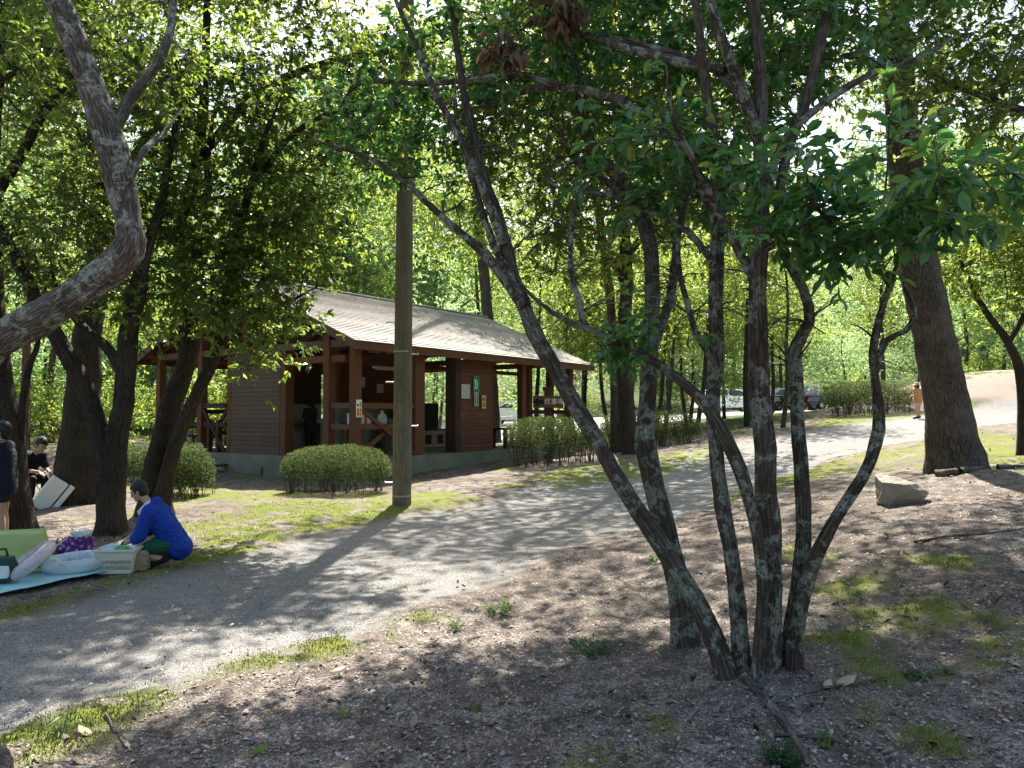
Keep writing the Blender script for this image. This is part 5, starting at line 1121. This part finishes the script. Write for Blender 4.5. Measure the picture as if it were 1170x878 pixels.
person('person crouching in a bright blue hooded jacket, hands in the cream basket', tuple(g), math.pi+.12, dict(
  pelvis=(-.10,0,.25), chest=(.06,0,.50), neck=(.15,0,.615), head=(.25,0,.74), shl=(.10,.145,.545), shr=(.10,-.145,.545), ell=(.17,.19,.32), elr=(.19,-.18,.34), wrl=(.35,.12,.23), wrr=(.36,-.08,.27),
  hpl=(-.09,.085,.22), hpr=(-.09,-.085,.22), knl=(.30,.14,.17), knr=(.30,-.12,.19), anl=(-.04,.12,.085), anr=(-.04,-.11,.085), tol=(.09,.13,.035), tor=(.09,-.12,.035)), .78,
  [('jacket', BLUE, .11), ('shorts', GREEN), ('shoes', DARKS), ('watch', DARKS, 'l'), ('neck_towel', WHT)], look=(.85, .1, -.5))
def standing(h): 
    k = h/1.6
    return {q: tuple(np.array(p)*k) for q, p in dict(pelvis=(0,0,.86), chest=(.01,0,1.16), neck=(.02,0,1.32), head=(.05,0,1.47), shl=(.01,.165,1.27), shr=(.01,-.165,1.27), ell=(.05,.2,1.02), elr=(.04,-.2,1.02), wrl=(.25,.1,1.03), wrr=(.25,-.1,1.05),
      hpl=(0,.09,.82), hpr=(0,-.09,.82), knl=(.02,.1,.45), knr=(.03,-.1,.45), anl=(-.02,.1,.07), anr=(0,-.1,.07), tol=(.13,.12,.03), tor=(.15,-.12,.03)).items()}
def seated(h, lean=.12):
    k = h/1.6
    return {q: tuple(np.array(p)*k) for q, p in dict(pelvis=(0,0,.42), chest=(.02+lean,0,.70), neck=(.05+lean*1.6,0,.86), head=(.12+lean*2,0,.99), shl=(.03+lean*1.4,.165,.81), shr=(.03+lean*1.4,-.165,.81), ell=(.15+lean,.2,.57), elr=(.16+lean,-.2,.57), wrl=(.37+lean,.1,.52), wrr=(.37+lean,-.1,.54),
      hpl=(0,.09,.40), hpr=(0,-.09,.40), knl=(.40,.12,.42), knr=(.40,-.12,.42), anl=(.38,.12,.07), anr=(.36,-.12,.07), tol=(.52,.13,.03), tor=(.5,-.13,.03)).items()}
g = hit(3, 624)
ps = person('person standing at the left edge in a navy shirt, holding a pale towel', tuple(g), math.pi+.35, standing(1.42), .92, [('tee', NAVY, .12), ('shorts', DARKS), ('shoes', DARKS)])
m = MB(); gx_, gy_ = 9, 13
for i in range(gy_):
    for j in range(gx_): m.V.append((.30+.02*math.sin(j*1.9+i*.6)+.02*j/8, -.16+.32*j/8+.012*math.sin(i), 1.02-.52*i/12))
m.F = [(i*gx_+j, i*gx_+j+1, (i+1)*gx_+j+1, (i+1)*gx_+j) for i in range(gy_-1) for j in range(gx_-1)]
e = m.build('towel', LBL, None, True, solid=.012); e.location = tuple(g); e.rotation_euler = (0, 0, math.pi+.35); tag(e, 'pale blue towel held by the standing person at the left edge', 'towel')
g = hit(24, 575); CH = g.copy()
person('person in a navy shirt sitting bent forward over the white cooler', tuple(g), -.35, seated(1.55, .16), .95, [('tee', NAVY, .06), ('trousers', DARKS), ('shoes', DARKS)], look=(.8, -.1, -.55))
e = empty('folding_chair', tuple(g), -.35); tag(e, 'white framed folding chair under the seated person in the navy shirt', 'chair')
MB().box(-.2, .25, -.22, .22, .30, .325).build('seat', WHT, e, bevel=.008); MB().box(-.235, -.205, -.2, .2, .42, .82).build('backrest', WHT, e, bevel=.01)
for y in (-.25, .25):
    MB().tube([(.28, y, 0), (-.02, y, .33), (-.22, y, .62), (-.24, y, .86)], .014, 10).build('frame', WIRE, e, True); MB().tube([(-.25, y, 0), (.05, y, .31), (.22, y, .5)], .014, 10).build('leg', WIRE, e, True)
g = hit(224, 538); g4 = at(226, 17.5)
person('person with dark hair sitting low behind the dense clipped bush beside the shelter railing', (g4[0], g4[1], gz(*g4)+.0), -1.9, seated(1.55, .05), .95, [('tee', BEI, .06), ('trousers', NAVY), ('shoes', DARKS)], look=(.9, 0, -.2))
q = SB(1.0, 2.75, 0)
person('dim figure in black bent at the sink inside the shelter', tuple(q), RZ+math.pi/2, standing(1.4), .92, [('tee', DARKS, .1), ('trousers', DARKS), ('shoes', DARKS)], look=(.8, 0, -.5), hair='long')
g = at(1049, 25.5)
person('far person in a straw hat and orange top walking beside the big ridged trunk', (g[0], g[1], gz(*g)), math.pi/2+.6, standing(1.2), .8, [('tee', ORG_C, .1), ('shorts', BEI), ('shoes', DARKS), ('hat', STRAW)])

# ------------------------------------------------------------------ the picnic
TAR = m_plain('picnic_sheet_blue', (.33,.60,.66), .45, .14, 5, .4, .2)
A, Bq, Cq, Dq = hit(-170, 722), hit(131, 656), hit(112, 637), hit(-120, 652); n1, n2 = 60, 40
uu, vv = np.meshgrid(np.linspace(0, 1, n1), np.linspace(0, 1, n2), indexing='ij'); uu, vv = uu[..., None], vv[..., None]
S = A*(1-uu)*(1-vv)+Bq*uu*(1-vv)+Cq*uu*vv+Dq*(1-uu)*vv; S[..., 2] = GZ(S[..., 0], S[..., 1])+.055+.016*fbm(S[..., 0]*4, S[..., 1]*4, 2.0, 4)
i, j = np.meshgrid(np.arange(n1-1), np.arange(n2-1), indexing='ij'); F = np.stack([i*n2+j, (i+1)*n2+j, (i+1)*n2+j+1, i*n2+j+1], -1).reshape(-1, 4)
o = link('picnic_sheet', mesh_np('picnic_sheet', (S.reshape(-1, 3)-A), F, True), None, TAR); o.location = tuple(A); m = o.modifiers.new('s', 'SOLIDIFY'); m.thickness = .006; tag(o, 'pale blue crinkled picnic sheet spread on the ground at the left edge', 'picnic sheet')
def soft_box(name, w, d, h, mat, parent=None, wr=.02, taper=.0, seed=0, bulge=.12, n=14):
    bm = bmesh.new(); bmesh.ops.create_cube(bm, size=1); bmesh.ops.subdivide_edges(bm, edges=bm.edges, cuts=n, use_grid_fill=True)
    for v in bm.verts:
        x, y, z = v.co; k = 1-taper*(z+.5); f = 1+bulge*(1-4*z*z)*.5
        nn = fbm(x*3+seed, y*3, z*3, 3); r_ = max(abs(x), abs(y), abs(z)); ln = math.sqrt(x*x+y*y+z*z); q = 1-.16*(ln/r_-1)
        v.co = (x*w*k*f*q+float(nn)*wr, y*d*k*f*q+float(fbm(x*3, y*3+seed, z*3+5, 3))*wr, (z*q+.5)*h+float(nn)*wr*.5)
    me = bpy.data.meshes.new(name); bm.to_mesh(me); bm.free(); me.polygons.foreach_set('use_smooth', [True]*len(me.polygons)); return link(name, me, parent, mat)
def place(e, u, v, yaw, lift=.065):
    g = hit(u, v); e.location = (g[0], g[1], g[2]+lift); e.rotation_euler = (0, 0, yaw); return e
YG = m_plain('bag_yellow_green', (.60,.68,.30), .5, .1, 6, .3, .2, 0, .35); PUR = None
e = empty('tote_bag'); place(e, 12, 662, .35); tag(e, 'large pale yellow green carrier bag standing on the picnic sheet', 'bag')
b = soft_box('bag_body', .5, .2, .37, YG, e, .02, -.12, 3); MB().box(-.27, .27, -.012, .012, .355, .38).build('top_hem', YG, e, bevel=.004)
DG = m_plain('bag_dark_green', (.02,.06,.045), .6, .2, 10); e = empty('bag'); place(e, -2, 674, .3); tag(e, 'dark green bag with a white pocket in front of the yellow green bag', 'bag')
soft_box('bag_body', .27, .15, .22, DG, e, .014, .15, 5); p = soft_box('pocket', .16, .03, .11, WIRE, e, .004, 0, 6); p.location = (.02, -.085, .04); MB().tube([(-.07, 0, .2), (-.055, -.02, .28), (.055, -.02, .28), (.07, 0, .2)], .011, 8).build('handle', DG, e, True)
def torus(name, R0, r0, mat, parent, n=48, k=20):
    m = MB()
    for i in range(n):
        a = 2*math.pi*i/n
        for j in range(k):
            b_ = 2*math.pi*j/k; rr = r0*(1+.03*math.sin(a*24)*abs(math.cos(b_))); m.V.append(((R0+rr*math.cos(b_))*math.cos(a), (R0+rr*math.cos(b_))*math.sin(a), rr*.9*math.sin(b_)))
    m.F = [(i*k+j, ((i+1) % n)*k+j, ((i+1) % n)*k+(j+1) % k, i*k+(j+1) % k) for i in range(n) for j in range(k)]
    return m.build(name, mat, parent, True)
def ring_mat(name, base, spots):
    t = NT(name); c = t.coord(); f = t.noise(c, 9, 2); k = t.mix(t.ramp(f, [(.57, 0.0), (.62, .8)], 'LINEAR'), base, spots[0]); f2 = t.noise(t.coord('Object', (1, 1.3, 1)), 13, 2)
    k = t.mix(t.ramp(f2, [(.62, 0.0), (.65, 1.0)]), k, spots[1]); b = t.bsdf(k, .12, None, .6); g_ = t.n('ShaderNodeBsdfTransparent'); mx = t.n('ShaderNodeMixShader', i_0=.28); t.l(b.outputs[0], mx.inputs[1]); t.l(g_.outputs[0], mx.inputs[2]); return t.done(mx)
e = empty('swim_ring'); place(e, 33, 668, .3, .20); e.rotation_euler = (R(14), R(-36), R(10)); tag(e, 'pinkish white swim ring leaning on edge against the flat swim ring', 'swim ring'); torus('tube', .185, .062, ring_mat('ring_pink', (.72,.60,.68), ((.66,.38,.52), (.72,.66,.35))), e)
e = empty('swim_ring'); place(e, 86, 657, 0, .115); e.rotation_euler = (R(4), R(-3), 0); tag(e, 'clear white swim ring with faint purple print lying flat on the blue sheet', 'swim ring'); torus('tube', .21, .07, ring_mat('ring_clear', (.62,.70,.76), ((.50,.47,.66), (.75,.76,.78))), e)
t = NT('purple_print'); c = t.coord(); k = t.ramp(t.voro(c, 20), [(.0, (.66,.55,.66)), (.22, (.5,.22,.46)), (.36, (.17,.035,.21)), (.6, (.08,.014,.12))]); PUR = t.done(t.bsdf(k, .6, t.bump(t.noise(c, 22, 4), .6, .02)))
e = empty('bag'); place(e, 88, 637, .1, .02); tag(e, 'purple patterned drawstring bag lying before the forked tree', 'bag'); soft_box('bag_body', .34, .2, .20, PUR, e, .05, .25, 8); p = soft_box('bag_mouth', .13, .1, .09, WHT, e, .03, -.4, 9); p.location = (.04, 0, .17)
MB().tube([(-.05, -.1, .2), (-.15, -.14, .12), (-.2, -.13, .03)], .007, 8).build('cord', WHT, e, True)
e = empty('pouch'); place(e, 68, 638, .4, .02); tag(e, 'small reddish brown pouch left of the purple bag', 'pouch'); soft_box('pouch_body', .11, .09, .15, m_plain('pouch_brown', (.16,.06,.05), .6, .3), e, .02, .3, 10); MB().tube([(-.03, 0, .14), (-.02, -.01, .19), (.02, -.01, .19), (.03, 0, .14)], .006, 8).build('loop', DARKS, e, True)
# basket
BSK = m_plain('basket_plastic', (.66,.63,.54), .45, .05); e = empty('basket'); place(e, 135, 655, .12, .012); tag(e, 'cream plastic basket with slotted sides full of small things, at the crouching hands', 'basket')
bw, bd, bh = .34, .24, .215
def bpt(x, y, z): k = .86+.14*z/bh; return (x*k, y*k, z)
m = MB(); m.box(-bw/2, bw/2, -bd/2, bd/2, 0, .012, bpt)
for x0, x1, y0, y1 in ((-bw/2, bw/2, -bd/2, -bd/2+.006), (-bw/2, bw/2, bd/2-.006, bd/2), (-bw/2, -bw/2+.006, -bd/2+.006, bd/2-.006), (bw/2-.006, bw/2, -bd/2+.006, bd/2-.006)):
    for z0, z1 in ((.012, .035), (.078, .088), (.125, .205)): m.box(x0, x1, y0, y1, z0, z1, bpt)
    L_ = max(x1-x0, y1-y0); k_ = int(L_/.02)
    for q in range(k_+1):
        f = q/k_
        if x1-x0 > y1-y0: xx = x0+(x1-x0-.008)*f; m.box(xx, xx+.008, y0+.001, y1-.001, .033, .127, bpt)
        else: yy = y0+(y1-y0-.008)*f; m.box(x0+.001, x1-.001, yy, yy+.008, .033, .127, bpt)
m.build('basket_body', BSK, e)
m = MB(); 
for x0, x1, y0, y1 in ((-bw/2-.015, bw/2+.015, -bd/2-.015, -bd/2+.004), (-bw/2-.015, bw/2+.015, bd/2-.004, bd/2+.015), (-bw/2-.015, -bw/2+.004, -bd/2+.004, bd/2-.004), (bw/2-.004, bw/2+.015, -bd/2+.004, bd/2-.004)): m.box(x0, x1, y0, y1, .206, .222)
m.build('rim', BSK, e)
gb = e.location
for lb, x, y, c_, sd, sz in (('folded pale blue cloth in the cream basket', -.07, .0, (.45,.60,.68), 1, (.14, .16, .1)), ('bright green packet in the cream basket', .05, -.03, (.12,.5,.16), 2, (.09, .08, .1)), ('white cloth bundle in the cream basket beside the green packet', .08, .05, (.7,.72,.72), 3, (.12, .1, .09))):
    q = empty('packet' if 'packet' in lb else 'folded_cloth', (gb[0]+x, gb[1]+y, gb[2]+.15)); tag(q, lb, 'packet' if 'packet' in lb else 'cloth'); soft_box('body', *sz, m_plain('item_%d' % sd, c_, .6, .1), q, .02, .1, sd)
e = empty('bag'); place(e, 161, 653, .2, .01); tag(e, 'crumpled brown paper bag wedged between the basket and the crouching knees', 'bag'); soft_box('bag_body', .13, .15, .17, m_plain('kraft', (.30,.24,.17), .8, .2), e, .03, .15, 12); MB().box(-.04, .04, -.05, .05, .155, .18).build('folded_top', STRAW, e)
# cooler
e = empty('cooler_box'); g = hit(43, 580); e.location = (g[0], g[1], g[2]); e.rotation_euler = (0, R(36), .55); tag(e, 'white cooler box tipped on edge against the stout trunk, lid ajar', 'cooler')
MB().box(-.13, .13, -.2, .2, .0, .52).build('box_body', WIRE, e, bevel=.02); MB().box(.15, .23, -.21, .21, -.01, .53).build('lid', WIRE, e, bevel=.015)
MB().tube([(-.14, -.15, .45), (-.2, -.12, .48), (-.2, .12, .48), (-.14, .15, .45)], .01, 8).build('handle', WIRE, e, True)
# dark rucksack by the viewer
e = empty('rucksack'); g = hit(-22, 925); e.location = (g[0]-.10, g[1], g[2]); e.rotation_euler = (0, R(6), .3); tag(e, 'black rucksack cut off by the lower left corner of the frame', 'bag')
soft_box('bag_body', .34, .25, .21, DARKS, e, .012, .2, 14); p = soft_box('front_pocket', .2, .05, .14, NAVY, e, .006, .1, 15); p.location = (0, -.14, .02); MB().tube([(.12, -.05, .17), (.2, -.04, .12), (.27, .0, .05), (.38, .03, .025), (.48, .06, .02)], .02, 10).build('strap', DARKS, e, True)

# ------------------------------------------------------------------ parked cars, picnic table, fence on the open ground
GLASS = m_plain('car_glass', (.03,.035,.04), .08, .05, 3, .8, 0); TYRE = m_plain('tyre', (.02,.02,.02), .8); RIM = m_plain('rim_alloy', (.5,.5,.5), .35, .05, 5, .5, 0, .8); LAMP = m_plain('lamp_lens', (.6,.6,.58), .1)
def make_car(paint, label, u, d, yaw):
    c = at(u, d); e = empty('parked_car', (c[0], c[1], gz(*c)), yaw); tag(e, label, 'car')
    prof = [(-2.1,.32),(2.05,.30),(2.15,.55),(2.1,.78),(1.25,.95),(.55,1.42),(-1.1,1.48),(-1.85,1.08),(-2.12,.95),(-2.18,.55)]
    m = MB(); rows = [(-.84, .0), (-.80, 1), (.80, 1), (.84, 0)]; V = []
    for y in (-.84, .84): V += [(x, y*(1 if z < 1 else .82), z) for x, z in prof]
    n = len(prof); m.add(V, [tuple(range(n)), tuple(range(n, 2*n))[::-1]]+[(i, i+n, (i+1) % n+n, (i+1) % n) for i in range(n)]); m.build('body', paint, e, bevel=.05)
    for sy in (-1, 1):
        m = MB()
        for q in ([(-1.55,1.06),(-1.05,1.38),(-.38,1.38),(-.38,1.03)], [(-.28,1.03),(-.28,1.38),(.46,1.33),(.98,1.0)]): 
            m.add([(x, sy*(.845-.15*max(0, (z-1))/.48+.004), z) for x, z in q]+[(x, sy*(.80-.15*max(0, (z-1))/.48), z) for x, z in q], [(0, 1, 2, 3), (4, 5, 6, 7), (0, 1, 5, 4), (1, 2, 6, 5), (2, 3, 7, 6), (3, 0, 4, 7)])
        m.build('side_window', GLASS, e)
    MB().bar((1.24, 0, .975), (.58, 0, 1.40), 1.2, .03, up=(1, 0, 1)).build('windscreen', GLASS, e)
    for x in (-1.35, 1.35):
        for y in (-.78, .78):
            w = MB().lathe([(.18, -.1), (.31, -.1), (.32, -.06), (.32, .06), (.31, .1), (.18, .1)], 24, f=lambda a, b, c_: (x+a, y+c_, .32+b)).build('wheel', TYRE, e, True); MB().lathe([(.001, -.09), (.19, -.085), (.19, .085), (.001, .09)], 18, f=lambda a, b, c_: (x+a, y+c_*1.05, .32+b)).build('rim', RIM, w)
    for y in (-.6, .6): MB().box(2.08, 2.16, y-.16, y+.16, .62, .74).build('headlight', LAMP, e, bevel=.01); MB().box(-2.2, -2.13, y-.14, y+.14, .72, .9).build('tail_light', RED, e, bevel=.01)
    return e
CW = m_plain('car_white', (.78,.78,.78), .25, .02, 3, .6, 0); CS = m_plain('car_silver', (.42,.44,.46), .25, .02, 3, .6, 0, .5); CB = m_plain('car_blue', (.10,.13,.17), .25, .02, 3, .6, 0)
make_car(CW, 'white parked car seen in the gap between the thick dark trunk and the near stems', 832, 47, .15)
make_car(CS, 'silver parked car on the open ground behind the picnic table', 900, 50, .3); make_car(CB, 'dark grey blue parked car left of the far clipped hedge', 946, 48, .4)
make_car(CW, 'white parked car seen through the open right end of the shelter', 592, 45, 2.9)
def table_bench(u, d, yaw, label):
    c = at(u, d); e = empty('picnic_table', (c[0], c[1], gz(*c)), yaw); tag(e, label, 'picnic table'); MB().box(-.9, .9, -.38, .38, .69, .74).build('tabletop', W_DARK, e)
    for y in (-.72, .72): MB().box(-.9, .9, y-.14, y+.14, .41, .455).build('seat', W_DARK, e)
    for x in (-.6, .6): MB().bar((x, -.75, 0), (x, .2, .69), .08, .08).bar((x, .75, 0), (x, -.2, .69), .085, .085).build('leg', W_DARK, e)
    return e
table_bench(907, 35, .3, 'dark wooden picnic table on the open ground before the silver car'); table_bench(935, 40, -.2, 'dark wooden picnic table nearer the far clipped hedge, in front of the dark car')
FBL = m_plain('fence_paint', (.55,.62,.66), .5, .1)
c0, c1 = at(540, 35), at(632, 37); e = empty('fence', (c0[0], c0[1], gz(*c0))); tag(e, 'pale grey blue pipe fence behind the open right end of the shelter', 'fence')
for k in range(7):
    f = k/6; x, y = (c1[0]-c0[0])*f, (c1[1]-c0[1])*f; z = gz(c0[0]+x, c0[1]+y)-gz(*c0); MB().tube([(x, y, z-.1), (x, y, z+1.05)], .035, 10).build('post', FBL, e, True)
for zz in (.45, .95):
    MB().tube([((c1[0]-c0[0])*f, (c1[1]-c0[1])*f, gz(c0[0]+(c1[0]-c0[0])*f, c0[1]+(c1[1]-c0[1])*f)-gz(*c0)+zz) for f in (0, .33, .66, 1)], .025, 10).build('rail', FBL, e, True)

# ------------------------------------------------------------------ camera, sun, sky
cam = bpy.data.cameras.new('camera'); co = bpy.data.objects.new('camera', cam); COL.objects.link(co); co.location = (0, 0, EYE); co.rotation_euler = (math.pi/2+PITCH, 0, 0)
cam.sensor_width = 36; cam.lens = 36*FPX/1170; cam.clip_start = .05; cam.clip_end = 2000; sc.camera = co
EL, AZ = R(53), R(2.0)
sun = bpy.data.lights.new('sun', 'SUN'); so = bpy.data.objects.new('sun', sun); COL.objects.link(so); sun.energy = 5.0; sun.angle = R(.53); sun.color = (1, .95, .86)
dv = -Vector((math.sin(AZ)*math.cos(EL), math.cos(AZ)*math.cos(EL), math.sin(EL))); so.rotation_euler = dv.to_track_quat('-Z', 'Y').to_euler(); so.location = (0, 0, 30)
w = bpy.data.worlds.new('World'); sc.world = w; w.use_nodes = True; nt = w.node_tree; sky = nt.nodes.new('ShaderNodeTexSky'); sky.sky_type = 'NISHITA'; sky.sun_disc = False; sky.sun_elevation = EL; sky.sun_rotation = AZ
sky.air_density = 1.2; sky.dust_density = 2.5; sky.ozone_density = 1.0
bg = nt.nodes['Background']; bg.inputs['Strength'].default_value = .09; nt.links.new(sky.outputs[0], bg.inputs['Color'])
sc.view_settings.view_transform = 'Standard'; sc.view_settings.look = 'None'; sc.view_settings.exposure = 1.78; sc.view_settings.gamma = 1; sc.view_settings.use_curve_mapping = False
sc.render.engine = 'CYCLES'; cy = sc.cycles; cy.max_bounces = 8; cy.diffuse_bounces = 4; cy.glossy_bounces = 2; cy.transmission_bounces = 4; cy.transparent_max_bounces = 6; cy.caustics_reflective = False; cy.caustics_refractive = False
cy.sample_clamp_indirect = 8; cy.use_adaptive_sampling = True; cy.adaptive_threshold = .015
try: cy.use_denoising = True; cy.denoiser = 'OPENIMAGEDENOISE'; cy.denoising_prefilter = 'ACCURATE'
except Exception: pass
